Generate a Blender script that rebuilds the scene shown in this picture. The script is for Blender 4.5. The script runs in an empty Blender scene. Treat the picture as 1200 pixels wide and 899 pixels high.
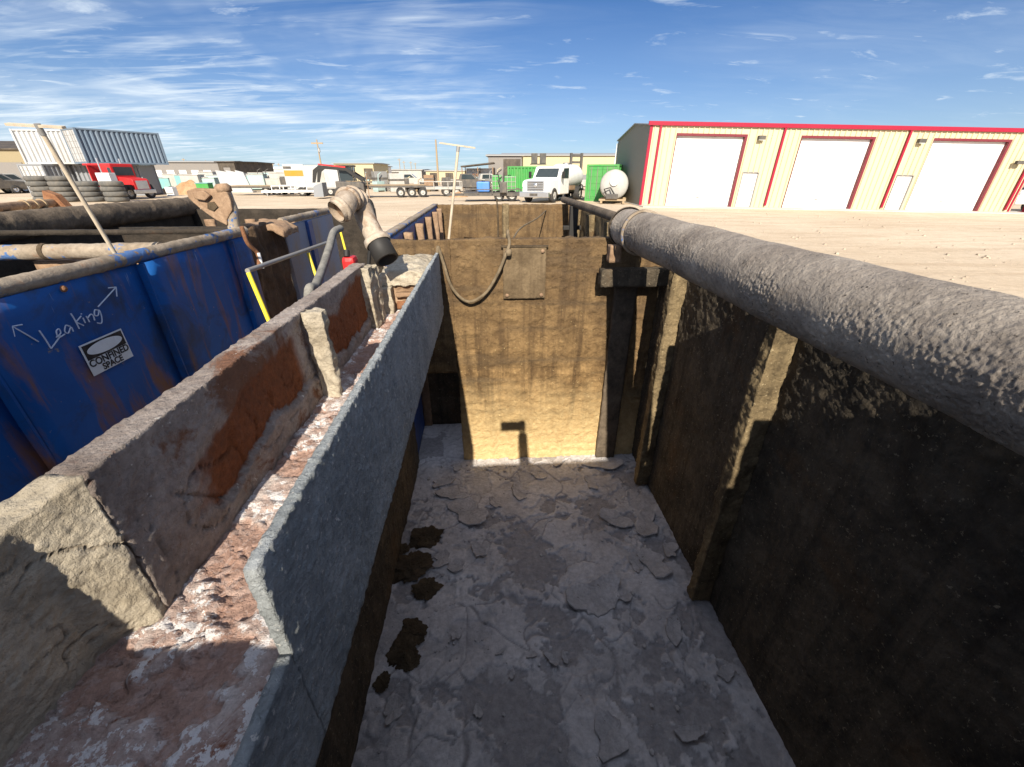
import bpy, bmesh, math, random
from mathutils import Vector, Matrix, noise
R = math.radians
rnd = random.Random(11)
SC = bpy.context.scene
COL = SC.collection
# ------------------------------------------------------------------ camera model (camera height is z = 0, the yard lies at z = -1.8)
F = 477.0; PITCH = R(27.2); YAW = R(3.6); GZ = -1.8; FLOOR = -1.78
CP, SP, CY, SY = math.cos(PITCH), math.sin(PITCH), math.cos(YAW), math.sin(YAW)
def ray(px, py):
    dx = px-600.0; dy = 450.0-py
    up = dy*CP - F*SP; fw = F*CP + dy*SP
    return Vector((dx*CY+fw*SY, fw*CY-dx*SY, up))
def onX(px, py, x): r = ray(px, py); return r*(x/r.x)
def onY(px, py, y): r = ray(px, py); return r*(y/r.y)
def onZ(px, py, z): r = ray(px, py); return r*(z/r.z)
def atD(px, D, z=None):
    """point on the yard in the column px at the straight-ahead distance D"""
    dep = D*CP + 1.8*SP
    x = (px-600)/F*dep
    X = x*CY + D*SY; Y = D*CY - x*SY
    return Vector((X, Y, gz(X, Y) if z is None else z))
def gz(x, y):
    s = max(0.0, x-9.0)
    return GZ - 0.017*min(s, 30.0)*min(1.0, max(0.0, (y-6)/14.0))
def fbm(p, o=4):
    return noise.fractal(p, 1.0, 2.1, o)
def smooth(a, b, x):
    t = max(0.0, min(1.0, (x-a)/(b-a))); return t*t*(3-2*t)

# ------------------------------------------------------------------ materials
def _n(nt, typ, **kw):
    n = nt.nodes.new(typ)
    for k, v in kw.items():
        if k in n.inputs: n.inputs[k].default_value = v
        else: setattr(n, k, v)
    return n
def ramp(nt, fac, stops, interp='LINEAR'):
    r = nt.nodes.new('ShaderNodeValToRGB'); r.color_ramp.interpolation = interp
    els = r.color_ramp.elements
    while len(els) < len(stops): els.new(0.5)
    for e, (p, c) in zip(els, stops):
        e.position = p; e.color = (c, c, c, 1) if isinstance(c, (int, float)) else (c[0], c[1], c[2], 1)
    nt.links.new(fac, r.inputs[0]); return r.outputs[0]
def mixc(nt, fac, a, b, mode='MIX'):
    m = nt.nodes.new('ShaderNodeMix'); m.data_type = 'RGBA'; m.blend_type = mode
    for s, v in ((0, fac), (6, a), (7, b)):
        if hasattr(v, 'is_linked') or hasattr(v, 'links'): nt.links.new(v, m.inputs[s])
        elif isinstance(v, (int, float)): m.inputs[s].default_value = v
        else: m.inputs[s].default_value = (v[0], v[1], v[2], 1)
    return m.outputs[2]
def base(name, rough=0.8, metal=0.0, spec=0.3):
    m = bpy.data.materials.new(name); m.use_nodes = True
    nt = m.node_tree; b = nt.nodes['Principled BSDF']
    b.inputs['Roughness'].default_value = rough; b.inputs['Metallic'].default_value = metal
    b.inputs['Specular IOR Level'].default_value = spec
    tc = nt.nodes.new('ShaderNodeTexCoord')
    return m, nt, b, tc.outputs['Object']
def nz(nt, co, scale, detail=6, rough=0.6, dist=0.0, stretch=None):
    if stretch:
        mp = nt.nodes.new('ShaderNodeMapping'); mp.inputs['Scale'].default_value = stretch
        nt.links.new(co, mp.inputs[0]); co = mp.outputs[0]
    n = nt.nodes.new('ShaderNodeTexNoise'); n.inputs['Scale'].default_value = scale
    n.inputs['Detail'].default_value = detail; n.inputs['Roughness'].default_value = rough
    n.inputs['Distortion'].default_value = dist
    nt.links.new(co, n.inputs['Vector']); return n.outputs['Fac']
def bump(nt, b, h, strength=0.5, dist=0.01, prev=None):
    bp = nt.nodes.new('ShaderNodeBump'); bp.inputs['Strength'].default_value = strength
    bp.inputs['Distance'].default_value = dist
    nt.links.new(h, bp.inputs['Height'])
    if prev: nt.links.new(prev, bp.inputs['Normal'])
    nt.links.new(bp.outputs[0], b.inputs['Normal']); return bp.outputs[0]
def mud(name, c1, c2, scale=5, rust=None, rlo=0.55, rhi=0.62, rscale=2.5, bstr=0.6, bscale=70, layer=None, streak=None, rough=0.9, speck=None, stretch=None):
    m, nt, b, co = base(name, rough)
    f = nz(nt, co, scale, 8, 0.68, 0.3, stretch)
    col = ramp(nt, f, [(0.32, c1), (0.66, c2)])
    f2 = nz(nt, co, scale*9, 5, 0.7)
    col = mixc(nt, 0.55, col, ramp(nt, f2, [(0.3, 0.45), (0.62, 1.0)]), 'MULTIPLY')
    if rust:
        fr = nz(nt, co, rscale, 7, 0.7, 0.6)
        col = mixc(nt, ramp(nt, fr, [(rlo, 0.0), (rhi, 1.0)]), col, mixc(nt, f2, rust, tuple(c*0.45 for c in rust)))
    if streak:
        sc, amt = streak
        fs = nz(nt, co, 1.0, 5, 0.6, 0.0, (22, 22, 1.3))
        col = mixc(nt, ramp(nt, fs, [(0.48, 0.0), (0.68, amt)]), col, sc)
    if speck:
        sc, lo, ssc = speck
        fk = nz(nt, co, ssc, 4, 0.75)
        col = mixc(nt, ramp(nt, fk, [(lo, 0.0), (lo+0.03, 1.0)]), col, sc)
    if layer:
        at = nt.nodes.new('ShaderNodeAttribute'); at.attribute_name = 'layer'
        la, lb = layer
        under = mixc(nt, nz(nt, co, 14, 8, 0.7), la, lb)
        under = mixc(nt, 0.6, under, ramp(nt, f2, [(0.3, 0.4), (0.65, 1.0)]), 'MULTIPLY')
        col = mixc(nt, at.outputs['Fac'], col, under)
    nt.links.new(col, b.inputs['Base Color'])
    h = nz(nt, co, bscale, 6, 0.75)
    h2 = nz(nt, co, bscale*0.2, 5, 0.65)
    p = bump(nt, b, h2, bstr*0.7, 0.02)
    bump(nt, b, h, bstr, 0.006, p)
    return m
def paint(name, c, rough=0.45, dirt=0.25, dirtc=(0.30, 0.24, 0.17), metal=0.0, scale=1.2, ribs=None):
    m, nt, b, co = base(name, rough, metal)
    f = nz(nt, co, scale, 7, 0.68, 0.2, (1, 1, 0.6))
    col = mixc(nt, ramp(nt, f, [(0.42, 0.0), (0.75, dirt)]), c, dirtc)
    f2 = nz(nt, co, scale*12, 4, 0.6)
    col = mixc(nt, ramp(nt, f2, [(0.55, 0.0), (0.8, dirt*0.6)]), col, tuple(x*0.5 for x in dirtc))
    nt.links.new(col, b.inputs['Base Color'])
    bump(nt, b, f2, 0.08, 0.01)
    return m
M = {}
M['tank_mud'] = mud('tank_mud', (0.10, 0.072, 0.038), (0.29, 0.215, 0.115), 9, (0.15, 0.075, 0.03), 0.58, 0.70, 2.2, 1.3, 80, streak=((0.05, 0.035, 0.02), 0.7), speck=((0.40, 0.32, 0.19), 0.63, 70))
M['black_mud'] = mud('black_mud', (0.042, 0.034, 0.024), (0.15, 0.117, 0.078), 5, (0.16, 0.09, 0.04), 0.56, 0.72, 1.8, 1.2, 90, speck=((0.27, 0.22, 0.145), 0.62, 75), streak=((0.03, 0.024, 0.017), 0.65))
M['pit_dark'] = mud('pit_dark', (0.018, 0.014, 0.010), (0.055, 0.042, 0.03), 5, (0.10, 0.05, 0.025), 0.62, 0.74, 2.5, 1.0, 50)
M['pipe_mud'] = mud('pipe_mud', (0.20, 0.165, 0.135), (0.46, 0.395, 0.325), 4, (0.38, 0.29, 0.20), 0.58, 0.70, 3, bstr=0.9, bscale=170, speck=((0.07, 0.056, 0.045), 0.62, 120), streak=None)
M['pipe_dark'] = mud('pipe_dark', (0.055, 0.042, 0.03), (0.19, 0.145, 0.10), 6, None, bstr=0.8, bscale=60)
M['trough_grey'] = mud('trough_grey', (0.31, 0.335, 0.335), (0.54, 0.56, 0.55), 7, (0.25, 0.20, 0.15), 0.64, 0.72, 4, bstr=1.4, bscale=140, speck=((0.70, 0.67, 0.61), 0.615, 60))
M['trough_mud'] = mud('trough_mud', (0.23, 0.175, 0.14), (0.50, 0.425, 0.37), 9, (0.29, 0.14, 0.08), 0.57, 0.64, 5, 1.3, 120, layer=((0.40, 0.12, 0.03), (0.13, 0.045, 0.022)), speck=((0.66, 0.61, 0.54), 0.66, 55))
M['tan_mud'] = mud('tan_mud', (0.28, 0.23, 0.16), (0.54, 0.47, 0.36), 7, None, bstr=1.1, bscale=80, layer=((0.05, 0.03, 0.02), (0.16, 0.09, 0.05)))
M['crust'] = mud('crust', (0.42, 0.25, 0.19), (0.70, 0.60, 0.54), 16, (0.30, 0.10, 0.045), 0.58, 0.64, 11, 1.2, 110, layer=((0.32, 0.13, 0.07), (0.62, 0.42, 0.33)), speck=((0.78, 0.73, 0.70), 0.52, 42))
M['floor_mud'] = mud('floor_mud', (0.48, 0.45, 0.44), (0.70, 0.67, 0.655), 4, None, bstr=0.7, bscale=60, layer=((0.22, 0.205, 0.20), (0.46, 0.43, 0.42)), speck=((0.20, 0.18, 0.17), 0.66, 34))
M['flake'] = mud('flake', (0.40, 0.375, 0.365), (0.63, 0.60, 0.585), 7, None, bstr=0.9, bscale=70, speck=((0.24, 0.21, 0.19), 0.66, 30))
M['dark_clump'] = mud('dark_clump', (0.04, 0.028, 0.015), (0.12, 0.085, 0.05), 9, None, bstr=1.0, bscale=60)
M['rust'] = mud('rust', (0.16, 0.065, 0.03), (0.34, 0.17, 0.085), 9, None, bstr=0.8, bscale=60)
M['rust_brown'] = mud('rust_brown', (0.20, 0.12, 0.07), (0.36, 0.24, 0.15), 8, None, bstr=0.6, bscale=50)
M['rail_mud'] = mud('rail_mud', (0.20, 0.15, 0.10), (0.40, 0.33, 0.25), 5, (0.28, 0.13, 0.06), 0.55, 0.68, 6, 0.5, 60, speck=((0.07, 0.14, 0.30), 0.56, 6))
def blue():
    m, nt, b, co = base('blue_paint', 0.6, 0, 0.3)
    f = nz(nt, co, 1.6, 7, 0.65, 0.4)
    col = ramp(nt, f, [(0.3, (0.004, 0.055, 0.20)), (0.7, (0.007, 0.105, 0.37))])
    fs = nz(nt, co, 1.0, 6, 0.62, 0.5, (9, 9, 1.6))
    col = mixc(nt, ramp(nt, fs, [(0.53, 0.0), (0.68, 0.9)]), col, (0.22, 0.095, 0.035))
    fm = nz(nt, co, 26, 5, 0.7); col = mixc(nt, ramp(nt, fm, [(0.66, 0.0), (0.70, 0.8)]), col, (0.30, 0.25, 0.19))
    fd = nz(nt, co, 4.5, 8, 0.7, 0.6)
    col = mixc(nt, ramp(nt, fd, [(0.50, 0.0), (0.68, 0.8)]), col, (0.03, 0.038, 0.055))
    sc = nz(nt, co, 1.0, 3, 0.6, 0.2, (60, 60, 6))
    col = mixc(nt, ramp(nt, sc, [(0.70, 0.0), (0.74, 0.5)]), col, (0.35, 0.38, 0.42))
    nt.links.new(col, b.inputs['Base Color'])
    bump(nt, b, nz(nt, co, 30, 5, 0.6), 0.15, 0.005)
    return m
M['blue'] = blue()
M['blue_pale'] = paint('blue_pale', (0.20, 0.24, 0.32), 0.6, 0.9, (0.27, 0.19, 0.12), scale=5)
M['blue_dark'] = paint('blue_dark', (0.02, 0.07, 0.25), 0.5, 0.5, (0.1, 0.07, 0.05), scale=5)
M['pvc'] = mud('pvc', (0.24, 0.17, 0.11), (0.50, 0.42, 0.33), 9, (0.26, 0.15, 0.08), 0.56, 0.68, 8, 0.35, 60, rough=0.65)
M['black'] = paint('black', (0.018, 0.017, 0.016), 0.6, 0.3, (0.06, 0.05, 0.04))
M['rubber'] = paint('rubber', (0.03, 0.03, 0.03), 0.85, 0.5, (0.13, 0.11, 0.09), scale=3)
M['tyre_dusty'] = paint('tyre_dusty', (0.10, 0.098, 0.09), 0.9, 0.7, (0.22, 0.19, 0.15), scale=3)
M['hose'] = mud('hose', (0.13, 0.125, 0.115), (0.30, 0.28, 0.24), 9, None, bstr=0.3, bscale=40)
M['cord'] = mud('cord', (0.10, 0.075, 0.045), (0.24, 0.18, 0.11), 20, None, bstr=0.4)
M['yellow'] = paint('yellow', (0.75, 0.60, 0.04), 0.5, 0.3, scale=9)
M['red'] = paint('red', (0.50, 0.018, 0.02), 0.4, 0.1)
M['red_trim'] = paint('red_trim', (0.30, 0.010, 0.032), 0.45, 0.12, (0.25, 0.05, 0.05))
M['maroon'] = paint('maroon', (0.16, 0.02, 0.03), 0.5, 0.2, (0.2, 0.08, 0.07))
M['white'] = paint('white', (0.74, 0.73, 0.70), 0.5, 0.25)
M['white_panel'] = paint('white_panel', (0.44, 0.445, 0.44), 0.55, 0.45, scale=1.0)
M['white_dirty'] = paint('white_dirty', (0.40, 0.39, 0.36), 0.6, 0.6, scale=1.6)
M['cream'] = paint('cream', (0.54, 0.475, 0.305), 0.6, 0.25, (0.40, 0.33, 0.21), scale=0.5)
M['cream_far'] = paint('cream_far', (0.46, 0.40, 0.24), 0.7, 0.2)
M['green_wall'] = paint('green_wall', (0.21, 0.205, 0.17), 0.7, 0.15, scale=0.5)
M['roof_grey'] = paint('roof_grey', (0.30, 0.30, 0.29), 0.5, 0.2, metal=0.0)
M['brown_wall'] = paint('brown_wall', (0.27, 0.22, 0.13), 0.7, 0.2)
M['dark_brown'] = paint('dark_brown', (0.055, 0.045, 0.035), 0.7, 0.3)
M['grey_wall'] = paint('grey_wall', (0.20, 0.185, 0.17), 0.7, 0.2)
M['steel_blue'] = paint('steel_blue', (0.13, 0.175, 0.225), 0.55, 0.35, (0.24, 0.25, 0.26), scale=0.8)
M['steel_grey'] = paint('steel_grey', (0.22, 0.23, 0.24), 0.55, 0.3, (0.28, 0.26, 0.25), scale=0.8)
M['chrome'] = paint('chrome', (0.55, 0.56, 0.57), 0.3, 0.3, metal=0.8)
M['metal'] = paint('metal', (0.30, 0.29, 0.27), 0.5, 0.4, metal=0.4)
M['metal_dark'] = paint('metal_dark', (0.07, 0.065, 0.06), 0.6, 0.4, scale=2)
M['glass'] = paint('glass', (0.03, 0.04, 0.045), 0.08, 0.1, (0.2, 0.2, 0.18))
M['green'] = paint('green', (0.05, 0.27, 0.06), 0.5, 0.3, scale=2)
M['teal'] = paint('teal', (0.17, 0.37, 0.37), 0.7, 0.4, scale=0.9)
M['teal_pale'] = paint('teal_pale', (0.33, 0.45, 0.43), 0.7, 0.4, scale=0.9)
M['blue_tote'] = paint('blue_tote', (0.05, 0.20, 0.55), 0.5, 0.3)
M['orange'] = paint('orange', (0.65, 0.22, 0.02), 0.6, 0.2)
M['wood'] = paint('wood', (0.33, 0.24, 0.14), 0.8, 0.4, scale=4)
M['wood_pale'] = paint('wood_pale', (0.50, 0.42, 0.31), 0.75, 0.6, (0.26, 0.19, 0.13), scale=20)
M['concrete'] = paint('concrete', (0.48, 0.45, 0.40), 0.85, 0.4, scale=0.7)
M['chalk'] = paint('chalk', (0.55, 0.60, 0.68), 0.95, 0.3, (0.2, 0.3, 0.5), scale=40)
M['sign_white'] = paint('sign_white', (0.78, 0.78, 0.75), 0.5, 0.35, (0.45, 0.42, 0.38), scale=25)
M['sign_black'] = paint('sign_black', (0.015, 0.015, 0.018), 0.5, 0.2, scale=25)
M['dirt'] = mud('dirt', (0.30, 0.17, 0.08), (0.50, 0.32, 0.18), 1.2, None, bstr=0.8, bscale=8)
M['stone'] = mud('stone', (0.34, 0.27, 0.20), (0.56, 0.46, 0.34), 9, None, bstr=0.5)
M['skin'] = paint('skin', (0.50, 0.30, 0.20), 0.5, 0.05)
M['shirt'] = paint('shirt', (0.05, 0.08, 0.16), 0.85, 0.1)
M['denim'] = paint('denim', (0.04, 0.06, 0.12), 0.9, 0.2)
M['lamp_lens'] = paint('lamp_lens', (0.65, 0.66, 0.62), 0.15, 0.1)
def ground_mat():
    m, nt, b, co = base('yard_caliche', 0.95, 0, 0.15)
    f = nz(nt, co, 0.12, 8, 0.62, 0.4)
    col = ramp(nt, f, [(0.33, (0.52, 0.405, 0.28)), (0.66, (0.66, 0.54, 0.395))])
    # wheel tracks: two stretched bands of noise at different headings
    for rot, sx in ((0.25, 0.5), (1.1, 0.7)):
        mp = nt.nodes.new('ShaderNodeMapping'); mp.inputs['Rotation'].default_value = (0, 0, rot)
        mp.inputs['Scale'].default_value = (0.16, 1.0, 1)
        nt.links.new(co, mp.inputs[0])
        n = nz(nt, mp.outputs[0], sx*3, 4, 0.6, 0.5)
        col = mixc(nt, ramp(nt, n, [(0.50, 0.0), (0.64, 0.45)]), col, (0.44, 0.33, 0.22))
    g = nz(nt, co, 6, 8, 0.75)
    col = mixc(nt, 0.5, col, ramp(nt, g, [(0.30, 0.60), (0.6, 1.0)]), 'MULTIPLY')
    s = nz(nt, co, 35, 3, 0.7)
    col = mixc(nt, ramp(nt, s, [(0.66, 0.0), (0.70, 0.7)]), col, (0.22, 0.17, 0.12))
    nt.links.new(col, b.inputs['Base Color'])
    p = bump(nt, b, g, 0.5, 0.05)
    bump(nt, b, s, 0.4, 0.015, p)
    return m
M['ground'] = ground_mat()

# ------------------------------------------------------------------ objects
def tag(o, label=None, cat=None, group=None, kind=None):
    if label: o['label'] = label
    if cat: o['category'] = cat
    if group: o['group'] = group
    if kind: o['kind'] = kind
    return o
def thing(name, loc, label, cat, group=None, rz=0.0):
    o = bpy.data.objects.new(name, None); COL.objects.link(o)
    o.empty_display_size = 0.1
    o.location = loc; o.rotation_euler = (0, 0, rz)
    return tag(o, label, cat, group)
def world_of(o):
    m = Matrix.Identity(4)
    while o is not None:
        m = o.matrix_parent_inverse @ o.matrix_basis @ m if False else (o.matrix_parent_inverse @ Matrix.LocRotScale(o.location, o.rotation_euler, o.scale)) @ m
        o = o.parent
    return m
class MB:
    def __init__(s): s.v = []; s.f = []; s.sm = []
    def add(s, vs, fs, sm=False):
        n = len(s.v); s.v += [Vector(v) for v in vs]
        s.f += [tuple(i+n for i in f) for f in fs]; s.sm += [sm]*len(fs); return s
    def box(s, x0, x1, y0, y1, z0, z1, m=None, bev=0.0):
        bm = bmesh.new(); bmesh.ops.create_cube(bm, size=1)
        for v in bm.verts:
            v.co = Vector(((x0+x1)/2+v.co.x*(x1-x0), (y0+y1)/2+v.co.y*(y1-y0), (z0+z1)/2+v.co.z*(z1-z0)))
        if bev > 0: bmesh.ops.bevel(bm, geom=bm.edges[:], offset=bev, segments=2, profile=0.6, affect='EDGES')
        if m is not None: bm.transform(m)
        bm.verts.index_update()
        s.add([v.co.copy() for v in bm.verts], [[v.index for v in f.verts] for f in bm.faces]); bm.free(); return s
    def tube(s, pts, r, n=10, caps=True, rad=None, closed=False):
        pts = [Vector(p) for p in pts]; vs = []; fs = []
        up = None
        for i, p in enumerate(pts):
            a = pts[max(i-1, 0)]; b = pts[min(i+1, len(pts)-1)]
            t = (b-a).normalized()
            if up is None:
                up = t.orthogonal().normalized()
            up = (up - t*up.dot(t)); up = up.normalized() if up.length > 1e-6 else t.orthogonal().normalized()
            w = t.cross(up); rr = rad[i] if rad else r
            for k in range(n):
                a_ = 2*math.pi*k/n
                vs.append(p + (up*math.cos(a_)+w*math.sin(a_))*rr)
        for i in range(len(pts)-1):
            for k in range(n):
                k2 = (k+1) % n
                fs.append((i*n+k, i*n+k2, (i+1)*n+k2, (i+1)*n+k))
        s.add(vs, fs, True)
        if caps:
            m = len(pts)
            s.add([vs[k] for k in range(n)][::-1], [tuple(range(n))])
            s.add([vs[(m-1)*n+k] for k in range(n)], [tuple(range(n))])
        return s
    def lathe(s, c, axis, prof, n=20):
        """prof: list of (radius, along-axis)"""
        c = Vector(c); a = Vector(axis).normalized(); u = a.orthogonal().normalized(); w = a.cross(u)
        vs = []; fs = []
        for r, h in prof:
            for k in range(n):
                t = 2*math.pi*k/n; vs.append(c+a*h+(u*math.cos(t)+w*math.sin(t))*r)
        for i in range(len(prof)-1):
            for k in range(n):
                k2 = (k+1) % n; fs.append((i*n+k, i*n+k2, (i+1)*n+k2, (i+1)*n+k))
        s.add(vs, fs, True); return s
    def prism(s, poly, y0, y1, axis='y'):
        """poly in (x,z) extruded along y, or (y,z) extruded along x"""
        n = len(poly)
        if axis == 'y': vs = [(x, y0, z) for x, z in poly]+[(x, y1, z) for x, z in poly]
        elif axis == 'x': vs = [(y0, x, z) for x, z in poly]+[(y1, x, z) for x, z in poly]
        else: vs = [(x, z, y0) for x, z in poly]+[(x, z, y1) for x, z in poly]
        fs = [tuple(range(n)), tuple(range(2*n-1, n-1, -1))]+[(i, (i+1) % n, n+(i+1) % n, n+i) for i in range(n)]
        return s.add(vs, fs)
    def build(s, name, mat, parent=None, world=False, bevel=0.0, layer=None):
        me = bpy.data.meshes.new(name); me.from_pydata([tuple(v) for v in s.v], [], s.f); 
        bm = bmesh.new(); bm.from_mesh(me); bmesh.ops.recalc_face_normals(bm, faces=bm.faces); bm.to_mesh(me); bm.free()
        for p, sm in zip(me.polygons, s.sm): p.use_smooth = sm
        me.materials.append(M[mat] if isinstance(mat, str) else mat)
        if layer:
            at = me.attributes.new('layer', 'FLOAT', 'POINT'); at.data.foreach_set('value', layer)
        o = bpy.data.objects.new(name, me); COL.objects.link(o)
        if parent is not None:
            o.parent = parent
            if world: o.matrix_parent_inverse = world_of(parent).inverted()
        if bevel > 0:
            b = o.modifiers.new('bevel', 'BEVEL'); b.width = bevel; b.segments = 2; b.limit_method = 'ANGLE'
        return o
def shift_origin(o):
    me = o.data; xs = [v.co for v in me.vertices]
    c = Vector((sum(v.x for v in xs)/len(xs), sum(v.y for v in xs)/len(xs), min(v.z for v in xs)))
    me.transform(Matrix.Translation(-c)); o.location = c; return o
def copy_tree(o, parent=None):
    c = o.copy(); COL.objects.link(c)
    if parent is not None: c.parent = parent; c.matrix_parent_inverse = o.matrix_parent_inverse.copy()
    for ch in [x for x in o.children]:
        copy_tree(ch, c)
    return c
def grid_box(x0, x1, y0, y1, z0, z1, cell, disp=None, warp=None, cmin=1):
    """a box of fine square cells, its skin roughened: disp(co, n) -> (offset, layer)"""
    nx, ny, nz_ = (max(cmin, round((b-a)/cell)) for a, b in ((x0, x1), (y0, y1), (z0, z1)))
    keys = {}; vs = []; fs = []
    def vid(i, j, k):
        q = (i, j, k)
        if q not in keys:
            keys[q] = len(vs); vs.append(Vector((x0+(x1-x0)*i/nx, y0+(y1-y0)*j/ny, z0+(z1-z0)*k/nz_)))
        return keys[q]
    for i in range(nx):
        for j in range(ny):
            fs.append((vid(i, j, 0), vid(i, j+1, 0), vid(i+1, j+1, 0), vid(i+1, j, 0)))
            fs.append((vid(i, j, nz_), vid(i+1, j, nz_), vid(i+1, j+1, nz_), vid(i, j+1, nz_)))
    for i in range(nx):
        for k in range(nz_):
            fs.append((vid(i, 0, k), vid(i+1, 0, k), vid(i+1, 0, k+1), vid(i, 0, k+1)))
            fs.append((vid(i, ny, k), vid(i, ny, k+1), vid(i+1, ny, k+1), vid(i+1, ny, k)))
    for j in range(ny):
        for k in range(nz_):
            fs.append((vid(0, j, k), vid(0, j, k+1), vid(0, j+1, k+1), vid(0, j+1, k)))
            fs.append((vid(nx, j, k), vid(nx, j+1, k), vid(nx, j+1, k+1), vid(nx, j, k+1)))
    if warp: vs = [warp(v) for v in vs]
    nor = [Vector((0, 0, 0)) for _ in vs]
    for f in fs:
        a, b, c, d = (vs[i] for i in f); n = (c-a).cross(d-b)
        n = n.normalized() if n.length > 1e-12 else n
        for i in f: nor[i] += n
    lay = [0.0]*len(vs)
    if disp:
        out = []
        for i, v in enumerate(vs):
            n = nor[i].normalized(); h, l = disp(v, n); out.append(v+n*h); lay[i] = l
        vs = out
    mb = MB(); mb.v = vs; mb.f = fs; mb.sm = [True]*len(fs)
    return mb, lay
def grit(p, f=60.0, amp=0.004):
    a = noise.noise(p*f); b = noise.noise(p*f*0.37+Vector((7, 3, 1)))
    return amp*(max(0.0, a)*1.6 + max(0, b)*1.2) + amp*0.6*fbm(p*8, 3)
def std_disp(amp=0.004, f=60.0, big=0.006):
    def d(p, n): return grit(p, f, amp)+big*fbm(p*4.0, 3)*0.5, 0.0
    return d

# ================================================================== SETTING
def ground():
    xs = []; 
    def axis(lim_lo, lim_hi, fine_lo, fine_hi, st):
        a = []; v = fine_lo
        while v <= fine_hi+1e-6: a.append(v); v += st
        s = st; v = fine_hi
        while v < lim_hi: s *= 1.35; v += s; a.append(v)
        s = st; v = fine_lo
        while v > lim_lo: s *= 1.35; v -= s; a.insert(0, v)
        return a
    X = axis(-4000, 4000, -14, 44, 0.5); Y = axis(-400, 6000, -2, 44, 0.5)
    mb = MB(); vs = []
    for y in Y:
        for x in X:
            d = math.hypot(x, y)
            k = 0.035*fbm(Vector((x*0.35, y*0.35, 0)), 3)*min(1, d/8)*max(0.0, 1-d/90)
            vs.append((x, y, gz(x, y)+k-0.01 if d < 90 else gz(x, y)))
    nx = len(X)
    fs = [(j*nx+i, j*nx+i+1, (j+1)*nx+i+1, (j+1)*nx+i) for j in range(len(Y)-1) for i in range(nx-1)]
    mb.add(vs, fs, True)
    tag(mb.build('ground', 'ground'), kind='structure')
ground()

def gravel():
    mb = MB(); q = random.Random(8)
    for i in range(2600):
        d = 3.2+26*q.random()**1.6; a = q.uniform(-0.45, 0.95); x, y = d*math.sin(a), d*math.cos(a)
        if -4.3 < x < 1.3 and y < 6.6: continue
        r_ = (0.008+0.03*q.random()**4)*(1 if d < 12 else 1.5); z = gz(x, y)-0.015+0.035*fbm(Vector((x*0.35, y*0.35, 0)), 3)*min(1, d/8)*max(0.0, 1-d/90)
        vs = []
        for h_, s_ in ((0, 1), (r_*0.8, 0.75)):
            for k in range(5):
                b_ = 6.283*k/5+q.uniform(-.3, .3); vs.append((x+math.cos(b_)*r_*s_, y+math.sin(b_)*r_*s_, z+h_))
        mb.add(vs, [(4, 3, 2, 1, 0), (5, 6, 7, 8, 9)]+[(k, (k+1) % 5, 5+(k+1) % 5, 5+k) for k in range(5)])
    tag(mb.build('gravel', 'stone'), 'loose brown gravel scattered on the sandy yard', 'gravel', kind='stuff')
gravel()
# ================================================================== MAIN OPEN TANK
TK = thing('open_tank', (0.25, 2.4, GZ), 'mud caked open steel pit in the foreground with grey flaking floor', 'tank')
def P(mb_lay, name, mat, parent, **kw):
    if isinstance(mb_lay, tuple): mb, lay = mb_lay
    else: mb, lay = mb_lay, None
    return mb.build(name, mat, parent, world=True, layer=lay, **kw)
def floor_disp(p, n):
    if n.z < 0.5: return 0.0, 0.0
    q = Vector((p.x, p.y, 0))
    q2 = q+Vector((noise.noise(q*9), noise.noise(q*9+Vector((5, 5, 0))), 0))*0.06
    a = fbm(q2*3.2+Vector((3, 9, 0)), 5)*0.9 + 0.30*noise.noise(q*21) + 0.16*noise.noise(q*55)
    near = 0.16*smooth(1.7, 0.7, p.y) + 0.12*smooth(0.3, 0.9, p.x)
    peel = smooth(0.22, 0.245, a+near)
    b = fbm(q2*6.1+Vector((13, 2, 5)), 5)+0.15*noise.noise(q*40)
    peel2 = smooth(0.20, 0.225, b)
    # long crack lines between plates
    w_ = Vector((noise.noise(q*7), noise.noise(q*7+Vector((5, 1, 0))), 0))*0.35
    d1 = noise.voronoi(q*4.2+w_)[0]; d2 = noise.voronoi(q*13+w_*2)[0]
    ck1 = smooth(0.035, 0.008, d1[1]-d1[0])*smooth(-0.25, 0.0, noise.noise(q*2.3)); ck2 = smooth(0.09, 0.02, d2[1]-d2[0])*smooth(0.0, 0.3, noise.noise(q*2.9+Vector((7, 7, 0))))
    curl = 0.004*smooth(0.25, 0.03, d1[1]-d1[0])*smooth(0.0, 0.3, noise.noise(q*2.3))
    h = 0.6*curl*(1-ck1) - 0.004*ck1 - 0.003*ck2 - 0.008*peel - 0.005*peel2*(1-peel) + 0.007*fbm(q*2, 3) + 0.0018*noise.noise(q*60) + 0.0012*noise.noise(q*110)
    h += 0.012*smooth(2.0, 2.3, p.y)
    return h, max(peel*0.85, 0.3*peel2, ck1*0.9, ck2*0.6)
P(grid_box(-0.52, 1.02, -0.06, 2.75, GZ-0.01, FLOOR, 0.0062, floor_disp), 'floor', 'floor_mud', TK)
P(grid_box(-0.52, 1.02, 2.76, 5.0, GZ-0.01, FLOOR, 0.05, std_disp()), 'floor', 'floor_mud', TK)
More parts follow.
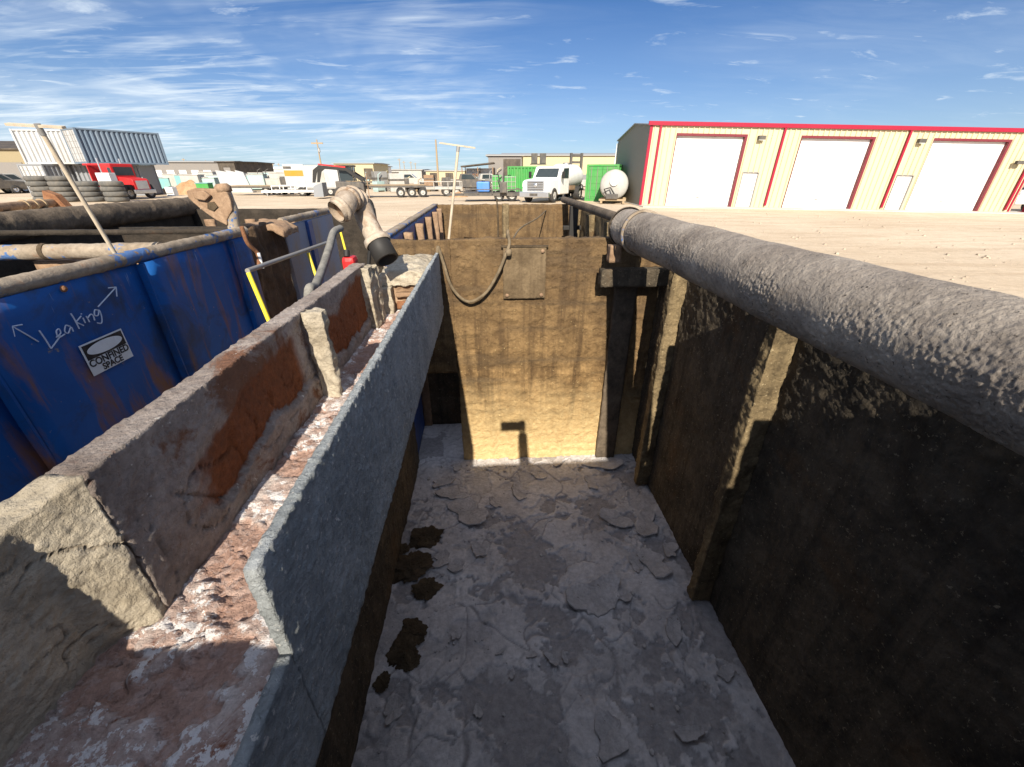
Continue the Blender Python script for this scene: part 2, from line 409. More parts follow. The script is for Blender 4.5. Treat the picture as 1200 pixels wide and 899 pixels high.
# right wall with its vertical ribs
def rw(p, n): return grit(p, 110, 0.0045)+0.003*noise.noise(p*28)+0.010*fbm(p*3.0, 4)*0.6, 0.0
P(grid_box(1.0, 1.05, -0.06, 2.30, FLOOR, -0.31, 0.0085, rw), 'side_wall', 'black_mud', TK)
for y, w in ((1.17, 0.085), (1.97, 0.08)):
    P(grid_box(1.0-w, 0.998, y, y+0.05, FLOOR+0.01, -0.33, 0.006, lambda p, n: (0.004*max(0, noise.noise(p*80))*1.5+0.007*fbm(p*16, 4), 0)), 'rib', 'tank_mud', TK)
P(grid_box(1.0, 1.04, 2.36, 5.0, FLOOR, -0.31, 0.03, std_disp(0.006)), 'side_wall', 'tank_mud', TK)
for y in (2.75, 3.3, 3.9, 4.5):
    P(grid_box(0.93, 0.998, y, y+0.05, FLOOR, -0.33, 0.02, std_disp()), 'rib', 'tank_mud', TK)
# left wall
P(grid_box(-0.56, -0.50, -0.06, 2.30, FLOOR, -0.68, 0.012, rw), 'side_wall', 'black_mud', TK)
P(grid_box(-0.56, -0.52, 2.36, 5.0, FLOOR, -0.31, 0.03, std_disp()), 'side_wall', 'blue_dark', TK)
for y in (2.75, 3.25, 3.8, 4.35, 4.78):
    P(grid_box(-0.518, -0.46, y, y+0.06, FLOOR, -0.33, 0.02, std_disp()), 'rib', 'rust_brown', TK)
P(grid_box(-0.565, -0.515, 2.36, 5.0, -0.307, -0.290, 0.02, std_disp(0.001)), 'rim', 'rail_mud', TK)
# walls across
P(grid_box(-1.25, 1.06, -0.10, -0.061, GZ, -0.285, 0.02, std_disp()), 'end_wall', 'tank_mud', TK)  # unseen near end wall, extended left to shade the gap beside the trough
P(grid_box(0.855, 1.06, -0.16, -0.102, GZ, 0.05, 0.03, std_disp()), 'shade_block', 'tank_mud', TK)  # unseen block added to raise the shadow line on the right wall
def panel_disp(p, n):
    h = grit(p, 55, 0.004) + 0.0015*noise.noise(p*130) + 0.005*fbm(Vector((p.x*3, p.y*3, p.z*5)), 4)
    h += 0.0018*math.sin(p.z*95+4*noise.noise(p*3))*(0.5+noise.noise(p*5))
    for c in (0.02, 0.47):
        h += 0.008*math.exp(-((p.x-c)/0.022)**2)
    return h, 0.0
def panel_mat():
    m = mud('panel_mud', (0.10, 0.056, 0.022), (0.35, 0.22, 0.095), 8, (0.30, 0.15, 0.04), 0.58, 0.72, 2.2, 1.2, 80, streak=((0.065, 0.037, 0.016), 0.9), speck=((0.42, 0.31, 0.15), 0.64, 60))
    nt = m.node_tree; b = nt.nodes['Principled BSDF']; src = b.inputs['Base Color'].links[0].from_socket
    tc = nt.nodes.new('ShaderNodeTexCoord'); co = tc.outputs['Object']
    hb = nz(nt, co, 1.0, 5, 0.6, 0.3, (1.2, 1, 16))
    col = mixc(nt, ramp(nt, hb, [(0.5, 0.0), (0.68, 0.6)]), src, (0.085, 0.06, 0.035))
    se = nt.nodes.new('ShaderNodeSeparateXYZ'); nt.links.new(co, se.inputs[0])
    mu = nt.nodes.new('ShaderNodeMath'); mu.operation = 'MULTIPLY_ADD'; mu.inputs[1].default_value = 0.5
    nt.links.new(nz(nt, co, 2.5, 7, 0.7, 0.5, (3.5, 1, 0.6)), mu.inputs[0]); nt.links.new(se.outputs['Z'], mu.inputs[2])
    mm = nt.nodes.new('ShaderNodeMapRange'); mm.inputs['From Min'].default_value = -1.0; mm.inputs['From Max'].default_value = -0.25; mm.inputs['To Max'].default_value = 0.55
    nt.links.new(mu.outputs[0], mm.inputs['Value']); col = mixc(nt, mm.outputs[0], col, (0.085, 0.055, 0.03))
    # paler, golden and mottled toward the bottom edge
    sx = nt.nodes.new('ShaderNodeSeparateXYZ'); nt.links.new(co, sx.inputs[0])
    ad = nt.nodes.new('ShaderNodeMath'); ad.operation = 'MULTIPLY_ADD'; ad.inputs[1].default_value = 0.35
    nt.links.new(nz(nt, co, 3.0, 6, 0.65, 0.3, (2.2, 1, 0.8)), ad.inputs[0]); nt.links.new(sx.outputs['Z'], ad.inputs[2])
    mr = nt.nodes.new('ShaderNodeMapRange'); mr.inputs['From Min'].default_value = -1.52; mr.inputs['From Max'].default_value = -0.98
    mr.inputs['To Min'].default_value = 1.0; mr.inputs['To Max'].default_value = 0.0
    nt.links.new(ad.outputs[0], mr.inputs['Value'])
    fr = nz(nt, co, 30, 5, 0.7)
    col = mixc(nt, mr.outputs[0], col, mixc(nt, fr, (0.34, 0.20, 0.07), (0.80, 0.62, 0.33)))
    nt.links.new(col, b.inputs['Base Color']); return m
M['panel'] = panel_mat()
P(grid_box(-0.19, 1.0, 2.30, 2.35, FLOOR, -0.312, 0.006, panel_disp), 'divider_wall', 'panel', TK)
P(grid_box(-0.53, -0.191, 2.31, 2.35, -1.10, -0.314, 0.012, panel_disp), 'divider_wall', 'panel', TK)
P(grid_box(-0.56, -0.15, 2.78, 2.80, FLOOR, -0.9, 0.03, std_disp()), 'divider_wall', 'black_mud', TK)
pl = P(grid_box(0.095, 0.33, 2.277, 2.296, -0.630, -0.350, 0.008, std_disp(0.0015, 60, 0.003)), 'patch_plate', mud('patch_mud', (0.10, 0.068, 0.036), (0.21, 0.15, 0.085), 6, None, bstr=0.8, streak=((0.07, 0.045, 0.025), 0.6)), TK)
mb = MB()
mb.box(0.085, 0.340, 2.272, 2.300, -0.349, -0.342)
mb.build('ledge', 'dark_clump', TK, world=True)
for i, (bx, bz) in enumerate(((0.115, -0.37), (0.31, -0.37), (0.115, -0.61), (0.31, -0.61))):
    MB().lathe((bx, 2.28, bz), (0, -1, 0), [(0.011, 0), (0.011, 0.012), (0.0, 0.012)], 6).build('bolt', 'rust_brown', pl, world=True)
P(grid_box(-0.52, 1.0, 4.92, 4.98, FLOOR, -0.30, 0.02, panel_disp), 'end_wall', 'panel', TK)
P(grid_box(0.20, 0.27, 4.87, 4.918, FLOOR, -0.29, 0.02, std_disp()), 'rib', 'tank_mud', TK)
# the thick caked pipe along the right rim
def pipe(x, z, r, y0, y1, ny, nt_, amp, seed=0, f=70.0):
    vs = []; fs = []
    for j in range(ny+1):
        y = y0+(y1-y0)*j/ny
        for k in range(nt_):
            t = 2*math.pi*k/nt_; d = Vector((math.cos(t), 0, math.sin(t)))
            p = Vector((x, y, z))+d*r
            q = p+Vector((seed, seed*2, 0))
            am = amp*(0.45+0.55*smooth(0.95, 0.3, d.z)) if f > 30 else amp
            m_ = 0.35+1.1*smooth(-0.35, 0.45, fbm(q*6+Vector((4, 4, 4)), 3))
            h = am*m_*(0.8*noise.noise(q*f)+0.9*max(0, noise.noise(q*f*0.55))+0.7*noise.noise(q*f*1.9))+0.004*fbm(q*4, 3)
            vs.append(p+d*h)
    for j in range(ny):
        for k in range(nt_):
            k2 = (k+1) % nt_; fs.append((j*nt_+k, j*nt_+k2, (j+1)*nt_+k2, (j+1)*nt_+k))
    mb = MB(); mb.add(vs, fs, True)
    mb.add([vs[k] for k in range(nt_)][::-1], [tuple(range(nt_))]); mb.add([vs[ny*nt_+k] for k in range(nt_)], [tuple(range(nt_))])
    return mb
PX, PZ, PR = 0.75, -0.25, 0.092
pp = pipe(PX, PZ, PR, -0.05, 2.24, 1200, 240, 0.0017, 0, 135.0).build('rim_pipe', 'pipe_mud', TK, world=True)
mb = MB()
for yy in (2.00,):
    mb.lathe((PX, yy, PZ), (0, 1, 0), [(PR+0.004, 0), (PR+0.013, 0.004), (PR+0.013, 0.022), (PR+0.004, 0.026)], 48)
mb.build('collar', 'rail_mud', pp, world=True)
MB().lathe((PX, 2.235, PZ), (0, 1, 0), [(0.099, 0), (0.102, 0.01), (0.099, 0.02), (0.0, 0.026)], 40).build('end_cap', 'pipe_dark', pp, world=True)
P(grid_box(0.64, 0.70, 2.13, 2.19, -0.41, -0.325, 0.01, std_disp(0.002)), 'lug', 'rust_brown', TK)
P(grid_box(0.735, 0.86, 2.268, 2.298, FLOOR, -0.55, 0.012, std_disp(0.003)), 'post', 'pipe_dark', TK)  # dark strip deepening the pipe's cast shadow; no real post stands here
P(grid_box(0.62, 0.999, 2.17, 2.24, -0.545, -0.455, 0.012, std_disp(0.003)), 'shadow_bar', 'black_mud', TK)  # dark bar added in place of an arm-shaped shadow on the divider
for y in ():
    P(grid_box(0.80, 0.999, y, y+0.03, -0.40, -0.335, 0.012, std_disp(0.003)), 'bracket', 'black_mud', TK)
# thin rail of the far bay
rl = MB().tube([(0.90, 2.27, -0.265), (0.90, 5.0, -0.255)], 0.034, 16).build('rail', 'pipe_dark', TK, world=True)
MB().box(0.85, 0.93, 4.30, 4.38, FLOOR, -0.28, bev=0.006).build('post', 'black', TK, world=True)
MB().box(0.79, 0.97, 4.32, 4.36, -0.50, -0.46, bev=0.004).build('bracket', 'black', TK, world=True)

# dried mud flakes lying on the floor
def flake_mesh(r, th, seed, lobes=13, curl=0.1):
    q = random.Random(seed); pts = []
    lobes = lobes*2; ph_ = q.uniform(0, 50); el_ = q.uniform(0, 3.1)
    for i in range(lobes):
        a = 2*math.pi*i/lobes+q.uniform(-0.06, 0.06); rr = r*(0.80+0.45*noise.noise(Vector((math.cos(a)*1.3+ph_, math.sin(a)*1.3, 0)))+q.uniform(-0.07, 0.07))*(1+0.3*math.cos(2*(a-el_)))
        pts.append((math.cos(a)*rr*1.15, math.sin(a)*rr*0.85))
    mb = MB(); n = len(pts); rings = ((1.0, 0), (0.98, th), (0.93, th*1.15), (0.6, th*1.05), (0.25, th*1.1))
    vs = []
    for s, h in rings:
        for x, y in pts:
            hh = h + curl*(x*x+y*y)*s*s/r + th*0.35*noise.noise(Vector((x*s*30, y*s*30, seed)))
            vs.append((x*s, y*s, hh))
    fs = [(j*n+i, j*n+(i+1) % n, (j+1)*n+(i+1) % n, (j+1)*n+i) for j in range(len(rings)-1) for i in range(n)]
    fs.append(tuple((len(rings)-1)*n+i for i in range(n))); fs.append(tuple(range(n-1, -1, -1)))
    mb.add(vs, fs); return mb
FL = [(550, 600, 30), (528, 580, 20), (608, 577, 18), (631, 557, 12), (655, 541, 12), (706, 543, 26), (720, 609, 22), (756, 614, 26),
      (692, 566, 13), (561, 646, 13), (518, 656, 15), (535, 664, 14), (700, 700, 40), (765, 660, 26), (785, 645, 16), (745, 662, 14),
      (461, 833, 18), (647, 774, 10), (623, 768, 8), (600, 790, 7), (536, 548, 10), (585, 543, 14), (668, 545, 10), (520, 566, 14),
      (585, 765, 6), (730, 700, 12), (790, 740, 20), (850, 790, 14), (805, 860, 18), (715, 860, 30), (560, 835, 9),
      (580, 590, 12), (662, 772, 7), (535, 745, 9)]
def lone_flake(px, py, s, mat, name, label, cat, group, i, th):
    z = FLOOR+0.004; p = onZ(px, py, z)
    dep = Vector((p.x, p.y, p.z)).dot(Vector((SY*CP, CY*CP, -SP)))
    r = s*dep/F*(0.82 if mat == 'flake' else 1.0)
    if mat == 'flake': o = flake_mesh(r, th, i, 13 if r > 0.03 else 9, 0.07).build(name, mat)
    else:
        bm = bmesh.new(); bmesh.ops.create_icosphere(bm, subdivisions=5, radius=1)
        for v in bm.verts:
            c = v.co.copy(); k = 1+0.55*fbm(c*1.6+Vector((i, 0, 0)), 5)+0.10*noise.noise(c*9)+0.06*noise.noise(c*20)
            v.co = Vector((c.x*k*r, c.y*k*r*0.85, max(-0.15, c.z)*k*r*0.20))
        me = bpy.data.meshes.new(name); bm.to_mesh(me); bm.free(); me.materials.append(M[mat]); o = bpy.data.objects.new(name, me); COL.objects.link(o)
    o.location = p; o.rotation_euler = (rnd.uniform(-0.07, 0.07), rnd.uniform(-0.07, 0.07), rnd.uniform(0, 6.28))
    tag(o, label, cat, group)
for i, (px, py, s) in enumerate(FL):
    lone_flake(px, py, s, 'flake', 'mud_flake', 'flat broken flake of dried grey mud on the shaded pit floor', 'mud flake', 'dried mud flakes on the pit floor', i, 0.003+0.005*rnd.random())
for i, (px, py, s) in enumerate([(499, 631, 17), (482, 664, 21), (500, 690, 14), (483, 740, 15), (471, 763, 17), (478, 775, 12), (448, 800, 9), (470, 645, 9)]):
    lone_flake(px, py, s, 'dark_clump', 'mud_clump', 'dark brown mud clump near the left edge of the pit floor', 'mud clump', 'dark clumps along the left of the pit floor', 60+i, 0.018)
# small crumbs, far too many to count
def crumbs():
    mb = MB(); q = random.Random(4)
    for i in range(900):
        x = q.uniform(-0.47, 0.97); y = 0.3+2.0*q.random()**0.8; r = 0.002+0.009*q.random()**3
        if noise.noise(Vector((x*3, y*3, 2))) < q.uniform(-0.5, 0.25): continue
        n = 5; vs = []
        for h, s in ((0, 1), (r*0.7, 0.8)):
            for k in range(n):
                a = 6.283*k/n+q.uniform(-.3, .3); vs.append((x+math.cos(a)*r*s, y+math.sin(a)*r*s*1.2, FLOOR-0.003+h+ (0.012 if y > 2.1 else 0)))
        mb.add(vs, [(4, 3, 2, 1, 0), (5, 6, 7, 8, 9)]+[(k, (k+1) % n, n+(k+1) % n, n+k) for k in range(n)])
    tag(mb.build('mud_crumbs', 'flake'), 'tiny grey mud crumbs scattered over the pit floor', 'crumbs', kind='stuff')
crumbs()

# ================================================================== TROUGH
TR = thing('trough', (-0.4, 0.9, -0.72), 'long mud caked steel trough with rusty crusted bed left of the pit', 'trough')
TZ = -0.545
def bed_disp(p, n):
    if n.z < 0.5: return 0, 0
    q = Vector((p.x, p.y, 0))
    a = fbm(q*9+Vector((4, 1, 0)), 5)
    pl = smooth(0.05, 0.09, a)
    h = 0.006*(1-pl) + 0.004*fbm(q*14, 4) + 0.004*max(0, noise.noise(q*90)) + 0.002*noise.noise(q*170)
    vd = noise.voronoi(q*22+Vector((noise.noise(q*30), noise.noise(q*30+Vector((3, 3, 3))), 0))*0.5)[0]; h -= 0.006*smooth(0.10, 0.02, vd[1]-vd[0])*smooth(-0.2, 0.2, noise.noise(q*8))
    return h, pl*0.8
P(grid_box(-0.54, -0.262, 0.0, 2.26, TZ-0.03, TZ, 0.0042, bed_disp), 'bed', 'crust', TR)
# right plate: full height beyond Y 0.31, low lip before it
def plate_disp(p, n):
    g = 0.0022*max(0, noise.noise(p*95))*2+0.0012*noise.noise(p*170)+0.0015*fbm(p*5, 3)
    top = smooth(-0.44, -0.375, p.z)
    g += top*0.002*max(0, noise.noise(p*70)+0.1)
    return g, 0
def plate_warp(v):
    if v.y < 0.325:                      # front edge of the tall plate leans forward a little at the top
        pass
    return v
P(grid_box(-0.262, -0.248, 0.305, 2.27, -0.71, -0.367, 0.0045, plate_disp), 'side_plate', 'trough_grey', TR)
P(grid_box(-0.262, -0.248, 0.0, 0.303, -0.71, -0.515, 0.0055, plate_disp), 'side_plate', 'trough_grey', TR)
# left wall
def lw_warp(v):
    """inner face runs straight, then steps outward across a short slanted face near the viewer"""
    x, y, z = v
    def pl(y, pts):
        if y <= pts[0][0]: return pts[0][1]
        for (a, p), (b, q_) in zip(pts, pts[1:]):
            if y <= b: return p+(q_-p)*(y-a)/(b-a)
        return pts[-1][1]
    top = pl(y, [(0.27, -0.497), (0.33, -0.497), (0.39, -0.46)])
    bot = pl(y, [(0.25, -0.508), (0.335, -0.508), (0.378, -0.455)])
    zt = pl(y, [(0.27, -0.345), (0.33, -0.324), (0.39, -0.302)])
    k = smooth(-0.56, -0.31, z)
    xin = bot+(top-bot)*k
    z2 = -0.72+(z+0.72)*(zt+0.72)/(-0.302+0.72)
    return Vector((x+xin+0.46-(0.05*smooth(0.4, 0.2, y) if x < -0.48 else 0), y, z2))
def lw_disp(p, n):
    h = 0.002*max(0, noise.noise(p*80))*2 + 0.0012*noise.noise(p*150)+0.002*fbm(p*5, 3)
    lay = 0.0
    if n.x > 0.55 and p.x > -0.49:
        q = Vector((0, p.y, p.z))
        a = fbm(q*6+Vector((1, 5, 2)), 5)*0.04+0.006*noise.noise(q*50)+0.003*noise.noise(q*120)
        lo = -0.475 - 0.03*smooth(1.0, 1.1, p.y) + 0.03*noise.noise(Vector((0, p.y*6, 3)))
        hi = -0.36 - 0.045*smooth(1.0, 0.5, p.y) + 0.02*math.sin(p.y*9)
        m = smooth(lo, lo+0.003, p.z+a)*smooth(hi+0.02, hi, p.z-a)*smooth(0.50, 0.60, p.y+a*3)
        gap = smooth(0.97, 0.93, p.y)+smooth(1.06, 1.1, p.y)
        m *= min(1, gap)
        h -= 0.009*smooth(lo, lo+0.006, p.z+a)*smooth(0.50, 0.60, p.y+a*3)*smooth(hi+0.05, hi, p.z-a)
        lay = m
        e = (p.z+a-lo); h -= 0.012*math.exp(-(e/0.004)**2)*smooth(0.5, 0.56, p.y); h -= 0.006*smooth(0.03, 0.006, abs(noise.noise(q*14)))*smooth(-0.38, -0.42, p.z)
    if n.y < -0.5:
        q = Vector((p.x, 0, p.z))
        c1 = abs(fbm(q*9+Vector((3, 0, 8)), 4)); crack = smooth(0.02, 0.006, c1)*smooth(-0.62, -0.42, p.x+0.3*noise.noise(q*4)*0.2)
        h -= 0.010*crack; lay = crack*0.9
        h += 0.006*fbm(q*16, 4)
    if n.z > 0.4: h += 0.0015*max(0, noise.noise(p*60)+0.1)
    return h, lay
P(grid_box(-0.505, -0.46, 0.392, 1.62, -0.72, -0.302, 0.005, lw_disp, lw_warp), 'side_wall', 'trough_mud', TR)
def low_disp(p, n): return 0.003*max(0, noise.noise(p*60))+0.010*fbm(p*6, 4), 0
def near_disp(p, n):
    h = 0.0025*max(0, noise.noise(p*80))*1.5+0.0014*noise.noise(p*150)+0.003*fbm(p*12, 4)
    lay = 0.0
    if n.x > 0.2 or n.y < -0.2:
        q = Vector((p.y*0.6, p.x*0.6, p.z))
        c1 = abs(noise.noise(q*18+Vector((3, 0, 8)))+0.45*noise.noise(q*50)); cr = smooth(0.035, 0.01, c1)*0.5*smooth(-0.35, -0.37, p.z)*smooth(-0.15, 0.1, noise.noise(q*9+Vector((2, 2, 2))))
        h -= 0.010*cr; lay = cr
    return h, lay
P(grid_box(-0.505, -0.46, 0.0, 0.390, -0.72, -0.302, 0.0028, near_disp, lw_warp), 'side_wall', 'tan_mud', TR)
def crusty(p, n): return 0.004*max(0, noise.noise(p*60))+0.013*fbm(p*14, 4)+0.004*noise.noise(p*35), 0
P(grid_box(-0.459, -0.408, 1.0, 1.032, TZ, -0.302, 0.004, crusty), 'rib', 'tan_mud', TR)
P(grid_box(-0.47, -0.435, 1.56, 1.64, TZ, -0.31, 0.004, crusty), 'rib', 'tan_mud', TR)
# the caked gate box at the far end of the trough
def cake_warp(v):
    x, y, z = v; c = Vector((-0.36, 1.98, -0.46))
    if z > -0.42: 
        z -= 0.9*max(0, abs(x-c.x)-0.05)**1.3*0.9 + 0.05*max(0, 1.78-y)/0.1*0.3
    return Vector((x, y, z))
gb = thing('gate_box', (-0.36, 1.95, TZ), 'mud crusted gate box at the far end of the trough bed', 'gate box')
P(grid_box(-0.458, -0.268, 1.78, 2.20, -0.428, -0.365, 0.005, crusty, cake_warp), 'lid', 'tan_mud', gb)
P(grid_box(-0.442, -0.278, 1.80, 2.18, TZ, -0.43, 0.005, crusty), 'body', 'rust_brown', gb)
P(grid_box(-0.452, -0.405, 1.745, 1.798, TZ, -0.43, 0.005, crusty), 'leg', 'tan_mud', gb)
P(grid_box(-0.395, -0.27, 1.77, 1.798, -0.475, -0.455, 0.006, low_disp), 'latch_bar', 'rust_brown', gb)
P(grid_box(-0.395, -0.27, 1.785, 1.799, -0.53, -0.50, 0.006, low_disp), 'latch_bar', 'rust', gb)

# pvc elbow dropping into the trough
pv = thing('plastic_pipe', (-0.45, 1.75, -0.45), 'dirty white plastic elbow pipe with ribbed collars over the trough end', 'pipe')
a = onY(403, 243, 1.62); b = onY(418, 236, 1.78); c = onY(431, 262, 1.72); d = onY(449, 296, 1.66)
def bez(pts, n):
    out = []
    P_ = [Vector(p) for p in pts]; P_ = [P_[0]*2-P_[1]]+P_+[P_[-1]*2-P_[-2]]
    for i in range(1, len(P_)-2):
        for k in range(n):
            t = k/n; p0, p1, p2, p3 = P_[i-1:i+3]
            out.append(0.5*((2*p1)+(p2-p0)*t+(2*p0-5*p1+4*p2-p3)*t*t+(3*p1-p0-3*p2+p3)*t**3))
    out.append(P_[-2]); return out
rr = 0.038
path = bez([a+Vector((-0.02, -0.03, -0.015)), a, (a+b)/2+Vector((0.0, 0, 0.018)), b+Vector((0.01, 0, -0.01)), c, (c+d)/2, d], 8)
MB().tube(path, rr, 28, caps=False).tube([p for p in path], rr*0.88, 28, caps=False).build('elbow', 'pvc', pv, world=True)
ax0 = (path[0]-path[3]).normalized(); ax1 = (path[-1]-path[-6]).normalized()
MB().lathe(path[0], ax0, [(rr*0.86, -0.02), (0, -0.02)], 28).build('plug', 'rust_brown', pv, world=True)
for idx in (5, 14, 18, 22):
    t = (path[idx+1]-path[idx-1]).normalized()
    MB().lathe(path[idx], t, [(rr, -0.008), (rr+0.007, -0.006), (rr+0.007, 0.006), (rr, 0.008)], 28).build('collar', 'pvc', pv, world=True)
MB().lathe(path[-1], ax1, [(rr, -0.06), (rr+0.012, -0.058), (rr+0.014, -0.04), (rr+0.010, -0.035)], 28).build('socket', 'pvc', pv, world=True)
MB().lathe(path[-1], ax1, [(rr+0.006, -0.035), (rr+0.008, 0.035), (rr+0.0, 0.036), (rr-0.004, -0.02), (0, -0.02)], 28).build('dark_mouth', 'black', pv, world=True)  # black end piece painted for the shade inside the open pipe mouth
P(grid_box(-0.475, -0.43, 1.645, 1.70, TZ, -0.32, 0.005, crusty), 'stand', 'tan_mud', pv)

# hose slung in front of the divider wall
hp = [onY(514, 291, 2.24), onY(520, 310, 2.24), onY(530, 338, 2.24), onY(548, 354, 2.24), onY(568, 345, 2.24), onY(583, 322, 2.24), onY(593, 298, 2.25), onY(597, 286, 2.27), Vector((0.125, 2.33, -0.294)), Vector((0.125, 2.37, -0.33)), Vector((0.12, 2.385, -0.9))]
hp = [hp[0]+Vector((-0.02, 0.02, -0.12)), hp[0]+Vector((-0.008, 0, -0.02))]+hp
h = MB().tube(bez(hp, 8), 0.0085, 12).build('slung_hose', 'cord'); tag(h, 'thin muddy hose slung in a loop over the tan divider wall', 'hose')
MB().lathe(onY(596, 296, 2.25), (0, 0, 1), [(0.0, -0.02), (0.016, -0.018), (0.018, 0), (0.014, 0.014), (0.0, 0.016)], 10).build('knot', 'cord', h, world=True)
w = MB().tube(bez([Vector((0.14, 4.86, -0.24)), Vector((0.15, 4.85, -0.5)), Vector((0.14, 4.8, -0.95)), Vector((0.25, 4.7, -1.3))], 8), 0.008, 8).build('hanging_cord', 'dark_clump')
tag(w, 'dark cord hanging down the far end wall of the pit', 'cord')
w2 = MB().tube(bez([onY(598, 287, 2.45), onY(610, 268, 3.2), onY(630, 256, 4.0), onY(640, 247, 4.9)], 8), 0.006, 8).build('tie_rope', 'cord')
tag(w2, 'slack rope running from the divider wall across the far bay', 'rope')

# T handled scrapers
def scraper(top, bot, ha, hb, label, r=0.011):
    t = thing('scraper', bot, label, 'scraper', 'long T-headed scrapers stood in the pits')
    MB().tube([top, bot], r, 12).build('handle', 'wood_pale', t, world=True)
    d = (hb-ha).normalized(); n = (top-bot).normalized()
    mb = MB(); u = d.cross(n).normalized(); hh = 0.5*r; 
    vs = []
    for e in (ha, hb):
        for a_, b_ in ((-1, -1), (1, -1), (1, 1), (-1, 1)): vs.append(e+u*a_*0.007+n*b_*hh)
    mb.add(vs, [(0, 1, 2, 3), (7, 6, 5, 4), (0, 1, 5, 4), (1, 2, 6, 5), (2, 3, 7, 6), (3, 0, 4, 7)])
    mb.build('head', 'wood_pale', t, world=True)
    MB().tube([top-n*0.03, top+n*0.004], r*1.2, 12).build('socket', 'metal', t, world=True)
T1 = onY(537, 173, 3.6); b1 = onY(526, 280, 3.6); bb = T1+(b1-T1)*((FLOOR+0.02-T1.z)/(b1.z-T1.z))
scraper(T1, bb, onY(515, 168, 3.6), onY(557, 174, 3.6), 'pale wooden T-headed scraper standing upright in the far bay of the pit')
T2 = onY(44, 147, 1.72); b2 = onX(138, 303, -1.53); bb = T2+(b2-T2)*((FLOOR+0.02-T2.z)/(b2.z-T2.z))
scraper(T2, bb, onY(8, 146, 1.75), onY(75, 150, 1.70), 'grey T-headed scraper leaning in the blue tank beside the left rail', 0.0075)

# ================================================================== BLUE TANK
BT = thing('blue_tank', (-2.7, 2.5, GZ), 'blue painted open steel tank with caked rims left of the trough', 'tank')
BX = -1.43
seams = [-0.2, 0.49, 1.17, 1.845, 2.53]
for i in range(4):
    y0, y1 = seams[i], seams[i+1]
    def wp(v, y0=y0, y1=y1):
        t = (v.y-y0)/(y1-y0)
        return Vector((v.x + 0.030*(1-t)-0.01, v.y, v.z))
    P(grid_box(BX-0.045, BX-0.02, y0, y1-0.003, GZ+0.05, -0.33, 0.06, lambda p, n: (0.007*fbm(p*4, 3), 0), wp), 'wall_panel', 'blue', BT)
    MB().box(BX-0.04, BX+0.000, y1-0.012, y1-0.0035, GZ+0.05, -0.335).build('rib', 'blue', BT, world=True)
P(grid_box(BX-0.05, BX-0.02, 2.54, 2.72, GZ+0.05, -0.33, 0.04, lambda p, n: (0.003*fbm(p*3, 3), 0)), 'wall_panel', 'blue', BT)
# brown caked bay
def drape(p, n):
    return 0.02*fbm(p*6, 4)+0.015*math.sin(p.y*40+5*noise.noise(p*3))*smooth(-1.0, -0.4, p.z), 0
P(grid_box(BX-0.07, BX-0.045, 2.73, 3.22, GZ+0.05, -0.30, 0.012, drape), 'caked_panel', mud('caked', (0.045, 0.028, 0.018), (0.16, 0.10, 0.055), 5, (0.17, 0.07, 0.03), 0.55, 0.66, 3, 0.8), BT)
for y0, y1, mt in ((3.23, 3.62, 'blue_pale'), (3.63, 3.72, 'blue_dark'), (3.73, 4.28, 'blue_pale')):
    MB().box(BX-0.05, BX-0.02+(0.02 if mt == 'blue_dark' else 0), y0, y1, GZ+0.05, -0.335, bev=0.003).build('wall_panel' if mt == 'blue_pale' else 'rib', mt, BT, world=True)
# top rails
def rough_tube(pts, r, n, name, mat, parent, amp=0.003, f=45):
    pts = [Vector(p) for p in pts]; dense = []
    for a_, b_ in zip(pts, pts[1:]):
        m = max(2, int((b_-a_).length/0.02)); dense += [a_.lerp(b_, k/m) for k in range(m)]
    dense.append(pts[-1]); mb = MB().tube(dense, r, n)
    for i, v in enumerate(mb.v):
        q = v*f; mb.v[i] = v+Vector((noise.noise(q), noise.noise(q+Vector((9, 0, 0))), noise.noise(q+Vector((0, 9, 0)))))*amp
    return mb.build(name, mat, parent, world=True)
rough_tube([(BX-0.03, -0.2, -0.305), (BX-0.03, 2.72, -0.305)], 0.027, 16, 'rail', 'rail_mud', BT)
rough_tube([(BX-0.03, 3.22, -0.30), (BX-0.03, 4.30, -0.30)], 0.024, 14, 'rail', 'rail_mud', BT)
rough_tube([(BX-0.06, 2.05, -0.31), (-3.9, 2.05, -0.33)], 0.034, 16, 'cross_pipe', 'rail_mud', BT)
MB().tube([(-1.98, 2.05, -0.313), (-2.0, 2.05, -0.313)], 0.037, 16).build('band', 'dark_clump', BT, world=True)
pipe(-3.98, -0.385, 0.11, -0.2, 6.3, 420, 48, 0.006, 5, 14.0).build('rim_pipe', 'pipe_dark', BT, world=True)
P(grid_box(-4.02, -3.97, -0.2, 6.3, GZ+0.02, -0.42, 0.08, std_disp()), 'side_wall', 'pit_dark', BT)
P(grid_box(-3.95, BX-0.08, 6.2, 6.25, GZ+0.02, -0.42, 0.06, std_disp()), 'end_wall', 'pit_dark', BT)
P(grid_box(-3.95, BX-0.08, -0.2, -0.15, GZ+0.02, -0.28, 0.08, std_disp()), 'end_wall', 'tank_mud', BT)
P(grid_box(-3.95, BX-0.08, -0.14, 6.19, GZ+0.0, GZ+0.03, 0.1, std_disp()), 'floor', 'pit_dark', BT)
for x0, x1 in ((-3.9, -2.55), (-2.1, -1.62)):
    P(grid_box(x0, x1, 2.08, 2.11, -1.2, -0.36, 0.03, std_disp(0.004)), 'baffle', 'rust_brown', BT)
for x0 in (-3.2, -2.75, -2.3):
    P(grid_box(x0, x0+0.10, 5.2, 5.25, -1.4, -0.46, 0.03, std_disp()), 'baffle', 'rust_brown', BT)
P(grid_box(-3.85, BX-0.06, 3.55, 3.60, -0.42, -0.385, 0.03, std_disp(0.003)), 'cross_beam', 'pit_dark', BT)
